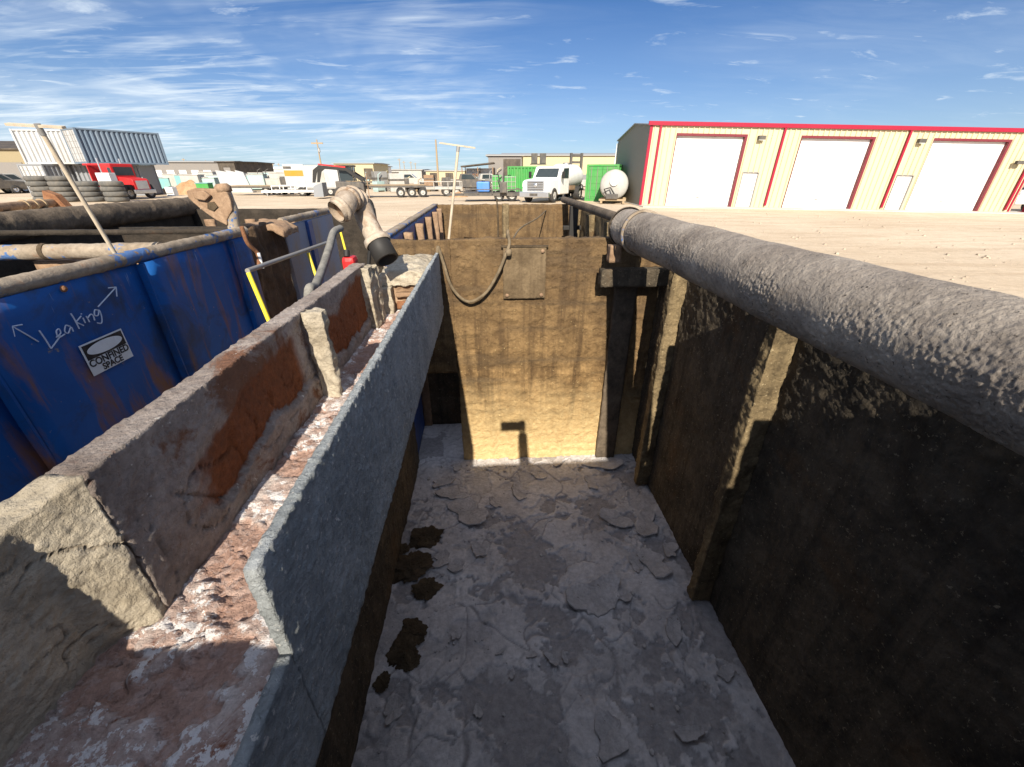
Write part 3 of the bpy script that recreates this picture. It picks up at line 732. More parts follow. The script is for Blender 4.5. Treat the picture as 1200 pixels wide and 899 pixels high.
P(grid_box(-3.4, BX-0.08, 4.25, 4.29, -1.75, -0.44, 0.03, std_disp()), 'baffle', 'pit_dark', BT)
# hand rail with yellow posts
MB().tube([onX(290, 318, -1.28), onX(338, 301, -1.28), onX(386, 284, -1.28)], 0.013, 12).build('hand_rail', 'metal', BT, world=True)
for (ax, ay), (bx, by) in (((291, 320), (314, 374)), ((361, 297), (374, 334))):
    p = onX(ax, ay, -1.275); q = onX(bx, by, -1.22); e = p+(q-p)*3.2
    MB().tube([p, e], 0.012, 8).build('yellow_post', 'yellow', BT, world=True)
MB().tube([onX(398, 268, -1.25), onX(408, 306, -1.22), onX(412, 322, -1.2)], 0.010, 8).build('yellow_post', 'yellow', BT, world=True)
# rusty lever plate on the rail corner
RL = thing('rusty_lever', (-1.46, 2.72, -0.30), 'rusty brown clevis plate and pipe stub standing at the blue rail corner', 'fitting')
def on2(px, py, y=2.74): return onY(px, py, y)
outl = [(218, 224), (228, 221), (252, 222), (266, 226), (270, 236), (272, 247), (266, 258), (266, 265), (252, 258), (238, 248), (226, 238), (220, 232)]
hole = [(243, 238), (250, 237), (255, 243), (250, 248), (243, 245)]
def plate(pts, y0, y1):
    mb = MB(); A = [on2(px, py, y0) for px, py in pts]; B = [p+Vector((0, y1-y0, 0)) for p in A]; n = len(A)
    c = sum(A, Vector())/n
    return mb.add(A+B, [tuple(range(n)), tuple(range(2*n-1, n-1, -1))]+[(i, (i+1) % n, n+(i+1) % n, n+i) for i in range(n)])
plate(outl, 2.70, 2.74).build('plate', 'rust_brown', RL, world=True, bevel=0.006)
plate(hole, 2.692, 2.70).build('slot', 'dark_clump', RL, world=True)
plate([(224, 226), (238, 224), (246, 230), (240, 236), (228, 234)], 2.675, 2.70).build('boss', 'rust_brown', RL, world=True, bevel=0.006)
rough_tube([on2(262, 222), on2(271, 245), on2(276, 276)], 0.034, 14, 'pipe_stub', 'rail_mud', RL)
MB().lathe(on2(263, 226), on2(262, 222)-on2(271, 245), [(0.036, 0), (0.044, 0.004), (0.044, 0.03), (0.03, 0.045), (0, 0.047)], 20).build('cap', 'rust_brown', RL, world=True)
# chain / rags hanging on the caked bay
rg = MB(); pts = [onX(283, 266, -1.38), onX(290, 285, -1.38), onX(302, 298, -1.37), onX(304, 316, -1.36)]
rg.tube(bez(pts, 6), 0.012, 8)
rg = rg.build('rusty_strap', 'rust'); tag(rg, 'rusty strap hanging over the brown caked side of the blue tank', 'strap')
MB().tube([onX(303, 297, -1.355), onX(308, 315, -1.355)], 0.009, 8).build('clip', 'white', rg, world=True)
# torn liner flaps over the rim
q = grid_box(-1.60, -1.36, 3.0, 3.25, -0.34, -0.295, 0.012, lambda p, n: (0.02*fbm(p*9, 3), 0), lambda v: Vector((v.x, v.y, v.z-0.5*max(0, v.x+1.42)**1.0-0.3*max(0, v.x+1.40))))
f_ = q[0].build('torn_liner', 'rust_brown'); tag(f_, 'torn brown liner scrap draped over the tank rim', 'liner')
# grey suction hose
gh = MB().tube(bez([onX(399, 268, -1.15), onX(391, 273, -1.15), onX(386, 290, -1.12), onX(379, 312, -1.08), onX(370, 335, -1.02), onX(362, 352, -1.0)]+[Vector((-1.0, 2.2, -1.2)), Vector((-1.0, 2.0, -1.78))], 8), 0.026, 16).build('suction_hose', 'hose')
tag(gh, 'thick grey hose bent over behind the trough beside yellow posts', 'hose')
bh = MB().tube(bez([onY(425, 238, 2.6), onY(433, 236, 2.6), onY(437, 246, 2.6), onY(436, 262, 2.55), onY(434, 285, 2.5)]+[Vector((-0.85, 2.5, -1.2)), Vector((-0.85, 2.5, -1.78))], 8), 0.011, 10).build('black_hose', 'black')
tag(bh, 'thin black hose looped behind the plastic elbow pipe', 'hose')
rc = thing('red_fuel_can', (-1.0, 3.1, GZ), 'red plastic can glimpsed between the trough and blue tank', 'can')
cpos = onY(407, 305, 3.0)
MB().box(cpos.x-0.04, cpos.x+0.05, 2.98, 3.1, GZ, cpos.z+0.02, bev=0.03).build('body', 'red', rc, world=True)
MB().tube([(cpos.x, 3.0, cpos.z+0.02), (cpos.x, 3.02, cpos.z+0.06)], 0.02, 10).build('cap', 'black', rc, world=True)
# sign
SG = MB()
def wall(px, py, off=0.0): 
    return onX(px, py, BX-0.012+off)
SY0, SY1, SZ0, SZ1 = 1.425, 1.612, -0.655, -0.538
sx = BX-0.006
sg = MB().box(sx-0.002, sx, SY0, SY1, SZ0, SZ1).build('warning_sign', 'sign_white', BT, world=True)
MB().box(sx+0.0003, sx+0.0010, SY0+0.006, SY1-0.006, -0.597, SZ1-0.005).build('banner', 'sign_black', sg, world=True)
def oval(cy, cz, ry, rz, x0, x1):
    poly = [(cy+ry*math.cos(2*math.pi*k/40), cz+rz*math.sin(2*math.pi*k/40)) for k in range(40)]
    return MB().prism(poly, x0, x1, 'x')
oval(1.5185, -0.5695, 0.078, 0.0215, sx+0.0013, sx+0.002).build('oval', 'sign_white', sg, world=True)
def text(s, size, yc, zc, x, parent, mat, bold=0.0):
    cu = bpy.data.curves.new('lettering', 'FONT'); cu.body = s; cu.size = size; cu.align_x = 'CENTER'; cu.align_y = 'CENTER'
    cu.extrude = 0.0004; cu.offset = bold
    t = bpy.data.objects.new('tmp', cu); COL.objects.link(t)
    dg = bpy.context.evaluated_depsgraph_get(); me = bpy.data.meshes.new_from_object(t.evaluated_get(dg))
    bpy.data.objects.remove(t)
    me.transform(Matrix(((0, 0, 1, x), (1, 0, 0, yc), (0, 1, 0, zc), (0, 0, 0, 1))))
    me.materials.clear(); me.materials.append(M[mat])
    o = bpy.data.objects.new('lettering', me); COL.objects.link(o); o.parent = parent
    o.matrix_parent_inverse = world_of(parent).inverted(); return o
text('CONFINED', 0.0355, 1.5185, -0.6125, sx+0.0008, sg, 'sign_black', 0.0009)
text('SPACE', 0.0325, 1.5185, -0.640, sx+0.0008, sg, 'sign_black', 0.0009)
# chalk writing, strokes given on the wall
ORG = wall(60, 405); 
def stroke(mb, pts):
    P_ = [onX(px, py, BX-0.002) for px, py in pts]
    mb.tube(bez(P_, 4) if len(P_) > 2 else P_, 0.0021, 6)
ck = MB()
for s in ([(45, 401), (30, 392), (14, 383)], [(14, 383), (26, 381)], [(14, 383), (17, 395)],
          [(115, 360), (126, 348), (136, 337)], [(127, 338), (136, 337)], [(136, 337), (137, 348)],
          [(46, 388), (53, 398), (60, 409)], [(60, 409), (66, 401), (71, 394)],                      # L
          [(66, 396), (71, 391), (69, 386), (66, 389), (69, 396), (76, 392)],                        # e
          [(82, 383), (77, 382), (76, 389), (80, 391), (83, 384), (86, 389)],                        # a
          [(83, 368), (88, 376), (93, 386)], [(95, 371), (89, 378)], [(89, 378), (98, 382)],            # k
          [(97, 373), (100, 379)], [(95, 368), (95.5, 368.8)],                                         # i
          [(101, 371), (105, 378)], [(103, 373), (106, 369), (109, 370), (111, 376)],                # n
          [(115, 364), (111, 364), (111, 370), (115, 370), (116, 364), (119, 371), (119, 379), (114, 379)]):  # g
    stroke(ck, s)
ck.build('chalk_writing', 'chalk', BT, world=True)
MB().lathe(onX(74, 339, BX-0.005), (1, 0, 0), [(0.012, 0), (0.010, 0.006), (0, 0.008)], 8).build('rust_blister', 'rust', BT, world=True)

# ================================================================== PERSON taking the picture (behind the lens; only the shadow shows)
def skin_body(name, mat, verts, edges, rad, parent=None, root=0):
    me = bpy.data.meshes.new(name); me.from_pydata(verts, edges, []); me.materials.append(M[mat])
    o = bpy.data.objects.new(name, me); COL.objects.link(o)
    md = o.modifiers.new('skin', 'SKIN')
    sv = me.skin_vertices[0].data if me.skin_vertices else None
    if sv is None:
        bm = bmesh.new(); bm.from_mesh(me); bm.verts.layers.skin.verify(); bm.to_mesh(me); bm.free(); sv = me.skin_vertices[0].data
    for i, r in enumerate(rad): sv[i].radius = (r, r) if isinstance(r, (int, float)) else r
    sv[root].use_root = True
    md.use_smooth_shade = True
    s = o.modifiers.new('sub', 'SUBSURF'); s.levels = 2; s.render_levels = 2
    if parent: o.parent = parent; o.matrix_parent_inverse = world_of(parent).inverted()
    return o
bx, by = -0.02, -0.62
V = [(bx, by, -0.88), (bx, by, -0.68), (bx, by-0.01, -0.48), (bx, by+0.0, -0.39), (bx, by+0.02, -0.30), (bx, by+0.03, -0.20), (bx, by+0.02, -0.12),
     (bx+0.19, by+0.02, -0.42), (0.20, -0.42, -0.66), (0.085, -0.15, -0.33), (0.072, -0.07, -0.13), (0.068, -0.042, -0.035),
     (bx-0.19, by, -0.42), (bx-0.24, by-0.02, -0.68), (bx-0.24, by+0.06, -0.92), (bx-0.24, by+0.08, -1.02),
     (bx+0.10, by, -0.95), (bx+0.11, by+0.01, -1.33), (bx+0.11, by-0.02, -1.70), (bx+0.12, by+0.13, -1.76),
     (bx-0.10, by, -0.95), (bx-0.11, by+0.01, -1.33), (bx-0.11, by-0.02, -1.70), (bx-0.12, by+0.13, -1.76)]
E = [(0, 1), (1, 2), (2, 3), (3, 4), (4, 5), (5, 6), (2, 7), (7, 8), (8, 9), (9, 10), (10, 11), (2, 12), (12, 13), (13, 14), (14, 15),
     (0, 16), (16, 17), (17, 18), (18, 19), (0, 20), (20, 21), (21, 22), (22, 23)]
RD = [0.13, 0.125, 0.12, 0.055, 0.07, 0.085, 0.055, 0.06, 0.05, 0.042, 0.036, 0.034, 0.06, 0.045, 0.03, 0.03,
      0.085, 0.06, 0.042, 0.035, 0.085, 0.06, 0.042, 0.035]
PS = thing('person', (bx, by, GZ), 'person in dark shirt and jeans holding a phone over the pit edge', 'person')
skin_body('body', 'skin', V, E, RD, PS)
skin_body('shirt', 'shirt', [V[i] for i in (0, 1, 2, 7, 8, 12, 13)], [(0, 1), (1, 2), (2, 3), (3, 4), (2, 5), (5, 6)], [0.14, 0.135, 0.13, 0.072, 0.058, 0.072, 0.058], PS)
skin_body('jeans', 'denim', [V[0]]+V[16:19]+V[20:23], [(0, 1), (1, 2), (2, 3), (0, 4), (4, 5), (5, 6)], [0.142, 0.095, 0.07, 0.06, 0.095, 0.07, 0.06], PS)
MB().lathe((bx, by+0.02, -0.17), (0, 0, 1), [(0.10, 0), (0.098, 0.05), (0.08, 0.09), (0.045, 0.112), (0, 0.12)], 20).build('cap', 'shirt', PS, world=True)
for k, (dy, zz) in enumerate(((-0.002, 0.03), (-0.002, 0.008), (-0.002, -0.014), (-0.002, -0.034))):
    L = (0.052, 0.056, 0.052, 0.042)[k]
    skin_body('finger', 'skin', [(0.074, -0.04, -0.05+k*0.004), (0.083, -0.02, zz-0.01), (0.076, -0.008, zz), (0.076-L*0.45, -0.006, zz)], [(0, 1), (1, 2), (2, 3)], [0.011, 0.009, 0.008, 0.007], PS)
skin_body('thumb', 'skin', [(0.068, -0.05, -0.07), (0.055, -0.055, -0.045), (0.05, -0.045, -0.02)], [(0, 1), (1, 2)], [0.013, 0.010, 0.009], PS)
ph = MB().box(-0.078, 0.076, -0.026, -0.018, -0.037, 0.037, bev=0.003).build('phone', 'black'); tag(ph, 'black phone held up by the person behind the pit wall', 'phone')

# ================================================================== GARAGE BUILDING
D0 = 29.0
def cam_pt(x, D, z):   # camera-aligned metres (x right, D ahead) to world
    return Vector((x*CY+D*SY, D*CY-x*SY, z))
GA = thing('metal_garage', cam_pt(8.3, D0, GZ), 'long cream metal garage with red trim and three white roller doors', 'building', None, -YAW)
GA.rotation_euler = (0, R(0.95), -YAW)
W = 24.4; H = 4.45
def corr(x0, x1, z0, z1, y, pitch=0.33, depth=0.06):
    mb = MB(); x = x0
    while x < x1-1e-6:
        b = min(x+pitch, x1)
        pr = [(x, 0), (min(x+pitch*0.72, b), 0), (min(x+pitch*0.80, b), -depth), (min(x+pitch*0.92, b), -depth), (b, 0)]
        for (p, d), (q, e) in zip(pr, pr[1:]):
            if q-p < 1e-5: continue
            mb.add([(p, y+d, z0), (q, y+e, z0), (q, y+e, z1), (p, y+d, z1)], [(0, 1, 2, 3)])
        x = b
    return mb
doors = [(1.70, 5.85), (9.35, 13.70), (17.45, 22.10)]; DH = 3.93
wdoors = [(6.30, 7.25), (16.12, 17.12)]; WH = 2.0
cuts = sorted([(a, b, DH) for a, b in doors]+[(a, b, WH) for a, b in wdoors])
mb = MB(); x = 0.0
for a, b, hh in cuts:
    mb2 = corr(x, a, 0, H, 0); mb.add(mb2.v, mb2.f); mb2 = corr(a, b, hh, H, 0); mb.add(mb2.v, mb2.f); x = b
mb2 = corr(x, W, 0, H, 0); mb.add(mb2.v, mb2.f)
mb.build('front_wall', 'cream', GA)
for a, b in doors:
    mb = MB(); n = 8
    for k in range(n):
        z0 = DH*k/n; z1 = DH*(k+1)/n
        mb.box(a, b, 0.14, 0.17, z0+0.012, z1-0.008).box(a, b, 0.155, 0.165, z1-0.009, z1+0.013)
    d = mb.build('roller_door', 'white', GA)
    MB().box(a-0.03, a-0.002, -0.07, 0.13, 0, DH+0.13).box(b+0.002, b+0.15, -0.07, 0.13, 0, DH+0.13).box(a, b, -0.07, 0.13, DH, DH+0.13).build('frame', 'maroon', d)
    MB().box((a+b)/2-0.1, (a+b)/2+0.1, 0.125, 0.139, 0.5, 0.56).build('handle', 'metal', d)
for a, b in wdoors:
    d = MB().box(a, b, 0.05, 0.09, 0.02, WH-0.01, bev=0.004).build('walk_door', 'white', GA)
    MB().box(a-0.05, a-0.002, -0.045, 0.09, 0, WH+0.05).box(b+0.002, b+0.05, -0.045, 0.09, 0, WH+0.05).box(a-0.002, b+0.002, -0.045, 0.09, WH, WH+0.05).build('frame', 'metal', d)
    MB().tube([(b-0.1, 0.05, 1.0), (b-0.1, -0.02, 1.0)], 0.02, 8).tube([(b-0.1, -0.02, 1.0), (b-0.22, -0.02, 1.0)], 0.015, 8).build('handle', 'metal', d)
MB().box(-0.15, W+0.2, -0.16, -0.04, H-0.02, H+0.20, bev=0.01).build('gutter', 'red_trim', GA)
for x in (0.55, 8.1, 15.75, 23.9):
    MB().box(x, x+0.13, -0.145, -0.045, 0.12, H-0.03, bev=0.01).build('downspout', 'red_trim', GA)
for x in (0.0, W-0.14): MB().box(x-0.02, x+0.16, -0.05, -0.037 if False else 0.02, 0, H-0.03).build('corner_trim', 'red_trim', GA)
for x in (6.6, 16.4):
    l = MB().box(x, x+0.42, -0.30, -0.05, 3.78, 4.0, bev=0.02).build('wall_light', 'metal_dark', GA)
    MB().box(x+0.03, x+0.39, -0.285, -0.08, 3.755, 3.779).build('lens', 'lamp_lens', l)
# side wall and roof (gable runs front to back)
prof = [(0, 0), (0, H), (3.4, H+0.35), (8.2, H-0.35), (8.2, 0)]
mb = MB(); mb.prism([(y+0.02, z) for y, z in prof], 0.0, 0.05, 'x'); mb.build('side_wall', 'green_wall', GA)
mb = MB(); mb.prism([(y+0.02, z) for y, z in prof], W-0.05, W, 'x'); mb.build('side_wall', 'cream', GA)
mb = MB()
for (y0, z0), (y1, z1) in zip(prof[1:4], prof[2:4]):
    mb.add([(-0.12, y0, z0+0.01), (W+0.15, y0, z0+0.01), (W+0.15, y1, z1+0.01), (-0.12, y1, z1+0.01), (-0.12, y0, z0+0.07), (W+0.15, y0, z0+0.07), (W+0.15, y1, z1+0.07), (-0.12, y1, z1+0.07)],
           [(0, 1, 2, 3), (4, 5, 6, 7), (0, 1, 5, 4), (2, 3, 7, 6), (1, 2, 6, 5), (0, 3, 7, 4)])
mb.build('roof', 'roof_grey', GA)
MB().box(0.051, W-0.051, 8.15, 8.22, 0, H-0.36).build('back_wall', 'green_wall', GA)
MB().tube([(-0.1, 8.0, H-0.5), (-0.16, 8.0, 0.2)], 0.05, 8).build('downspout', 'white', GA)
ap = MB().box(-0.1, W+1.5, -1.3, 8.4, -0.18, 0.015, bev=0.01).build('apron', 'concrete'); ap.location = GA.location; ap.rotation_euler = GA.rotation_euler
tag(ap, kind='structure')
# seams of the concrete are in the mesh edge; security camera on the right
cb = thing('wall_camera', cam_pt(8.3+23.0, D0-0.3, 0.55), 'small dark bracket camera at the right end of the garage wall', 'camera', None, -YAW)
MB().box(-0.05, 0.5, -0.1, 0.1, 0.0, 0.2, bev=0.03).build('housing', 'metal_dark', cb); MB().tube([(0.2, 0.0, 0.1), (0.35, 0.28, 0.05)], 0.04, 8).build('bracket', 'metal_dark', cb)

# ================================================================== VEHICLES
def wheel(parent, x, y, r, w, axis=(1, 0, 0), rim='white_dirty', name='wheel'):
    """wheel with its tread centred on x,y in the parent's frame"""
    a = Vector(axis); c = Vector((x, y, r))
    t = MB().lathe(c, a, [(r*0.55, -w/2), (r*0.93, -w/2), (r, -w/2*0.7), (r, w/2*0.7), (r*0.93, w/2), (r*0.55, w/2), (r*0.55, -w/2)], 22).build(name, 'rubber', parent)
    MB().lathe(c, a, [(0, -w*0.40), (r*0.2, -w*0.44), (r*0.22, -w*0.30), (r*0.5, -w*0.32), (r*0.56, -w*0.48), (r*0.56, w*0.48), (r*0.5, w*0.32), (r*0.22, w*0.30), (r*0.2, w*0.44), (0, w*0.40)], 22).build('rim', rim, t)
    return t
def pickup(loc, rz, label, body='white', cat='pickup truck', group=None):
    t = thing('pickup_truck', loc, label, cat, group, rz)
    # local: length along x (nose at +x), width along y
    prof = [(-2.8, 0.5), (-2.8, 1.25), (-0.95, 1.25), (-0.75, 1.86), (0.55, 1.88), (1.25, 1.28), (2.65, 1.12), (2.8, 0.85), (2.75, 0.45)]
    MB().prism(prof, -0.95, 0.95, 'y').build('body', body, t, bevel=0.06)
    for s in (-1, 1):
        MB().prism([(-0.62, 1.32), (-0.55, 1.78), (0.45, 1.78), (0.98, 1.32)], s*0.953, s*0.975, 'y').build('window', 'glass', t)
        MB().box(2.62, 2.80, s*0.8-0.13, s*0.8+0.13, 0.82, 1.02, bev=0.02).build('headlight', 'lamp_lens', t)
        for x in (-1.7, 1.75): wheel(t, x, s*0.86, 0.40, 0.26, (0, 1, 0), 'chrome')
    MB().add([(0.60, -0.80, 1.85), (0.60, 0.80, 1.85), (1.24, 0.86, 1.31), (1.24, -0.86, 1.31)], [(0, 1, 2, 3)]).build('windshield', 'glass', t)
    MB().box(2.72, 2.90, -0.92, 0.92, 0.42, 0.66, bev=0.03).build('bumper', 'chrome', t)
    MB().box(2.76, 2.83, -0.6, 0.6, 0.72, 1.05, bev=0.01).build('grille', 'metal_dark', t)
    return t
pickup(cam_pt(36.6, 30.5, GZ-0.45), -YAW+math.pi*0.97, 'white pickup parked past the right end of the cream garage')
rp = thing('red_post', cam_pt(33.5, 28.9, GZ-0.42), 'red steel post standing at the right end of the garage', 'post', None, -YAW)
MB().box(0, 0.18, -0.1, 0.1, 0, 3.8, bev=0.02).build('shaft', 'red_trim', rp); MB().box(-0.12, 0.3, -0.2, 0.2, 0, 0.04).build('base_plate', 'red_trim', rp)

def face(px, D, dz=0.0, rz=0.0):
    """location and heading for a thing seen at column px, distance D, its local -y toward the camera"""
    p = atD(px, D); return (p.x, p.y, p.z+dz), -YAW+rz
# tanker truck seen head-on
loc, rz = face(628, 31.5)
TT = thing('tank_truck', loc, 'white tank truck facing the pit with chrome grille and white barrel tank', 'truck', None, rz-0.50)
MB().prism([(-0.1, 0.55), (-0.1, 1.35), (0.2, 1.45), (1.55, 1.55), (1.6, 0.55)], -1.05, 1.05, 'x').build('hood', 'white', TT, bevel=0.08)
MB().prism([(1.58, 0.5), (1.58, 1.56), (2.15, 2.30), (3.4, 2.34), (3.45, 0.5)], -1.08, 1.08, 'x').build('cab', 'white', TT, bevel=0.07)
MB().add([(-0.88, 1.60, 1.62), (0.88, 1.60, 1.62), (0.80, 2.09, 2.22), (-0.80, 2.09, 2.22)], [(0, 1, 2, 3)]).build('windshield', 'glass', TT)
for s in (-1, 1):
    MB().prism([(1.95, 1.55), (2.3, 2.18), (3.2, 2.2), (3.2, 1.55)], s*1.083, s*1.10, 'x').build('side_window', 'glass', TT)
    MB().box(s*0.86-0.16, s*0.86+0.16, -0.14, -0.02, 0.98, 1.24, bev=0.02).build('headlight', 'lamp_lens', TT)
    wheel(TT, s*0.95, 0.75, 0.48, 0.3); wheel(TT, s*0.95, 5.6, 0.48, 0.5)
    mr = MB().box(s*1.32-0.11, s*1.32+0.11, 1.62, 1.70, 1.55, 1.98, bev=0.02).build('mirror', 'black', TT)
    MB().tube([(s*1.08, 1.9, 1.7), (s*1.3, 1.7, 1.7)], 0.02, 6).build('bracket', 'black', mr)
gr = MB().box(-0.66, 0.66, -0.17, -0.1, 0.78, 1.40, bev=0.03).build('grille', 'chrome', TT)
mb = MB()
for k in range(5): mb.box(-0.58, 0.58, -0.185, -0.171, 0.84+0.11*k, 0.89+0.11*k)
mb.build('slats', 'metal_dark', gr)
MB().lathe((0, -0.19, 1.12), (0, -1, 0), [(0.14, 0), (0.12, 0.02), (0, 0.02)], 20).build('badge', 'chrome', gr)
bp_ = MB().box(-1.12, 1.12, -0.42, -0.16, 0.36, 0.72, bev=0.05).build('bumper', 'chrome', TT)
MB().box(-0.3, 0.3, -0.43, -0.421, 0.45, 0.62).build('plate', 'metal_dark', bp_)
tk = MB().lathe((0, 3.7, 1.62), (0, 1, 0), [(0, 0), (0.7, 0.03), (0.86, 0.12), (0.88, 0.2), (0.88, 3.2), (0.86, 3.3), (0.7, 3.4), (0, 3.42)], 32).build('barrel', 'white', TT)
MB().lathe((0, 5.3, 2.46), (0, 0, 1), [(0.26, 0), (0.26, 0.12), (0.2, 0.16), (0, 0.16)], 18).build('manway', 'metal', tk)
MB().box(-0.9, 0.9, 3.6, 7.2, 0.62, 0.80, bev=0.02).build('deck', 'metal_dark', TT)
for s in (-1, 1): MB().box(s*1.02-0.03, s*1.02+0.03, 3.7, 4.8, 0.75, 1.05).build('side_box', 'rust_brown', TT)
# forklift beyond
loc, rz = face(673, 38)
FK = thing('forklift', loc, 'dark forklift with tall mast standing behind the tank truck', 'forklift', None, rz+0.2)
for s in (-0.45, 0.45): MB().box(s-0.09, s+0.09, 0, 0.22, 0.1, 3.35, bev=0.02).build('mast_rail', 'metal_dark', FK)
for z in (0.9, 2.6, 3.1): MB().box(-0.36, 0.36, 0.05, 0.18, z, z+0.16).build('cross_member', 'metal_dark', FK)
MB().box(-0.6, 0.6, 0.25, 2.4, 0.35, 1.25, bev=0.08).build('body', 'metal_dark', FK)
for s in (-0.5, 0.5):
    MB().tube([(s, 0.5, 1.2), (s, 0.6, 2.2), (s, 1.7, 2.2), (s, 1.9, 1.2)], 0.04, 8).build('roll_cage', 'black', FK)
    for y in (0.5, 2.0): wheel(FK, s*1.2, y, 0.36, 0.26)
    MB().box(s*0.6-0.06, s*0.6+0.06, -1.1, 0.0, 0.12, 0.17).build('fork', 'metal_dark', FK)
# skid mounted white tank
loc, rz = face(717, 30.5)
WT = thing('skid_tank', loc, 'white round tank on a wooden skid beside the garage corner', 'tank', None, rz-0.25)
tb = MB().lathe((0, 0.2, 1.15), (0, 1, 0), [(0, 0), (0.55, 0.03), (0.85, 0.14), (0.95, 0.3), (0.95, 2.4), (0.8, 2.6), (0, 2.7)], 36).build('barrel', 'white_dirty', WT)
MB().lathe((0, 0.16, 1.35), (0, -1, 0), [(0.28, -0.05), (0.28, 0.03), (0.22, 0.05), (0, 0.05)], 20).build('hatch', 'white', tb)
for x in (-0.8, 0.68): MB().box(x, x+0.14, -0.2, 2.9, 0.02, 0.18).build('skid_runner', 'wood', WT)
for y in (-0.1, 1.2, 2.5): MB().box(-0.9, 0.9, y, y+0.14, 0.181, 0.30).build('skid_beam', 'wood', WT)
MB().box(-0.45, 0.35, -0.25, 0.15, 0.30, 0.62, bev=0.04).build('pump', 'metal_dark', WT)
MB().tube([(-0.4, 0.1, 0.5), (-0.6, -0.1, 0.9), (-0.2, 0.0, 1.0), (0.1, -0.2, 0.6)], 0.05, 8).build('hose', 'rubber', WT)
# green container and others
def container(loc, rz, L, mat, endmat, label, group=None, name='shipping_container', Hc=2.6, Wc=2.44):
    """door end faces local -y, long side along +y"""
    t = thing(name, loc, label, 'container', group, rz)
    n = int(L/0.34); depth = 0.10
    for sx_ in (-1, 1):
        mb = MB()
        for k in range(n):
            y0 = L*k/n; p = L/n
            pr = [(0, 0), (0.3, 0), (0.5, -1), (0.8, -1), (1.0, 0)]
            for (a, d), (b, e) in zip(pr, pr[1:]):
                mb.add([(sx_*(Wc/2+d*depth), y0+a*p, 0.12), (sx_*(Wc/2+e*depth), y0+b*p, 0.12), (sx_*(Wc/2+e*depth), y0+b*p, Hc-0.1), (sx_*(Wc/2+d*depth), y0+a*p, Hc-0.1)], [(0, 1, 2, 3)])
        mb.build('side_panel', mat, t)
    mb = MB().box(-Wc/2, Wc/2, 0, L, Hc-0.1, Hc-0.03).box(-Wc/2, Wc/2, 0, L, 0.1, 0.14).box(-Wc/2+0.06, Wc/2-0.06, L-0.06, L-0.02, 0.15, Hc-0.11)
    mb.build('shell', mat, t)
    mb = MB()
    for sx_ in (-1, 1):
        for y in (-0.02, L-0.12):
            mb.box(sx_*Wc/2-0.07, sx_*Wc/2+0.07, y, y+0.14, 0, Hc)
        mb.box(sx_*(Wc/2-0.03)-0.05, sx_*(Wc/2-0.03)+0.05, 0.121, L-0.121, 0.0, 0.13).box(sx_*(Wc/2-0.03)-0.05, sx_*(Wc/2-0.03)+0.05, 0.121, L-0.121, Hc-0.12, Hc-0.001)
    mb.box(-Wc/2+0.071, Wc/2-0.071, -0.018, 0.1, Hc-0.13, Hc-0.002).box(-Wc/2+0.071, Wc/2-0.071, -0.018, 0.1, 0.0, 0.14)
    mb.build('frame', mat, t)
    for s in (-1, 1):
        mb = MB().box(min(0.01*s, s*(Wc/2-0.08)), max(0.01*s, s*(Wc/2-0.08)), 0.02, 0.07, 0.15, Hc-0.14)
        for k in range(5): mb.box(min(0.05*s, s*(Wc/2-0.14)), max(0.05*s, s*(Wc/2-0.14)), 0.0, 0.019, 0.3+0.45*k, 0.42+0.45*k)
        d = mb.build('door', endmat, t)
        for o in (0.35, 0.8): MB().tube([(s*o, -0.045, 0.16), (s*o, -0.045, Hc-0.16)], 0.02, 6).build('lock_bar', 'metal', d)
    return t
loc, rz = face(703, 33.5); container(loc, rz-0.35, 4.5, 'green', 'green', 'green storage box behind the white skid tank', Hc=2.45, Wc=2.2, name='storage_box')
loc, rz = face(648, 46); container(loc, rz+1.45, 4.5, 'green', 'green', 'bright green box container seen above the tank truck hood', Hc=2.5, name='storage_box')
# rig of blue tote and green tanks on a low trailer
def trailer(loc, rz, L, Wt, label, deck='wood', rails=0.0, group=None, axles=2, deckz=0.75, frame='metal_dark'):
    """length along local +x, hitch at -x"""
    t = thing('flatbed_trailer', loc, label, 'trailer', group, rz)
    MB().box(-L/2, L/2, -Wt/2, Wt/2, deckz-0.05, deckz, bev=0.01).build('deck', deck, t)
    mb = MB()
    for s in (-1, 1): mb.box(-L/2, L/2, s*(Wt/2-0.06)-0.05, s*(Wt/2-0.06)+0.05, deckz-0.22, deckz-0.052)
    mb.box(-L/2-1.3, -L/2+0.0, -0.08, 0.08, deckz-0.25, deckz-0.08)
    n = int(L/0.6)
    for k in range(n+1): mb.box(-L/2+k*L/n-0.04, -L/2+k*L/n+0.04, -Wt/2+0.11, Wt/2-0.11, deckz-0.16, deckz-0.055)
    mb.build('chassis', frame, t)
    for k in range(axles):
        for s in (-1, 1): wheel(t, L*0.12+k*0.95, s*(Wt/2-0.2), 0.38, 0.24, (0, 1, 0))
    MB().box(-L/2-0.9, -L/2-0.8, -0.05, 0.05, 0.0, deckz-0.26).build('jack_leg', 'metal', t)
    if rails:
        mb = MB(); n = int(L/1.0)
        for s in (-1, 1):
            for k in range(n+1): mb.box(-L/2+k*L/n-0.03, -L/2+k*L/n+0.03, s*Wt/2-0.03+0.035*s, s*Wt/2+0.03+0.035*s, deckz-0.1, deckz+rails)
            mb.box(-L/2, L/2, s*Wt/2-0.025+0.1*s, s*Wt/2+0.025+0.1*s, deckz+rails-0.06, deckz+rails)
        mb.build('side_rails', frame, t)
    return t
loc, rz = face(577, 34); trailer(loc, rz+0.05, 4.2, 2.2, 'low dark trailer carrying blue and green tanks left of the tank truck', 'metal_dark', 0.25, deckz=0.6)
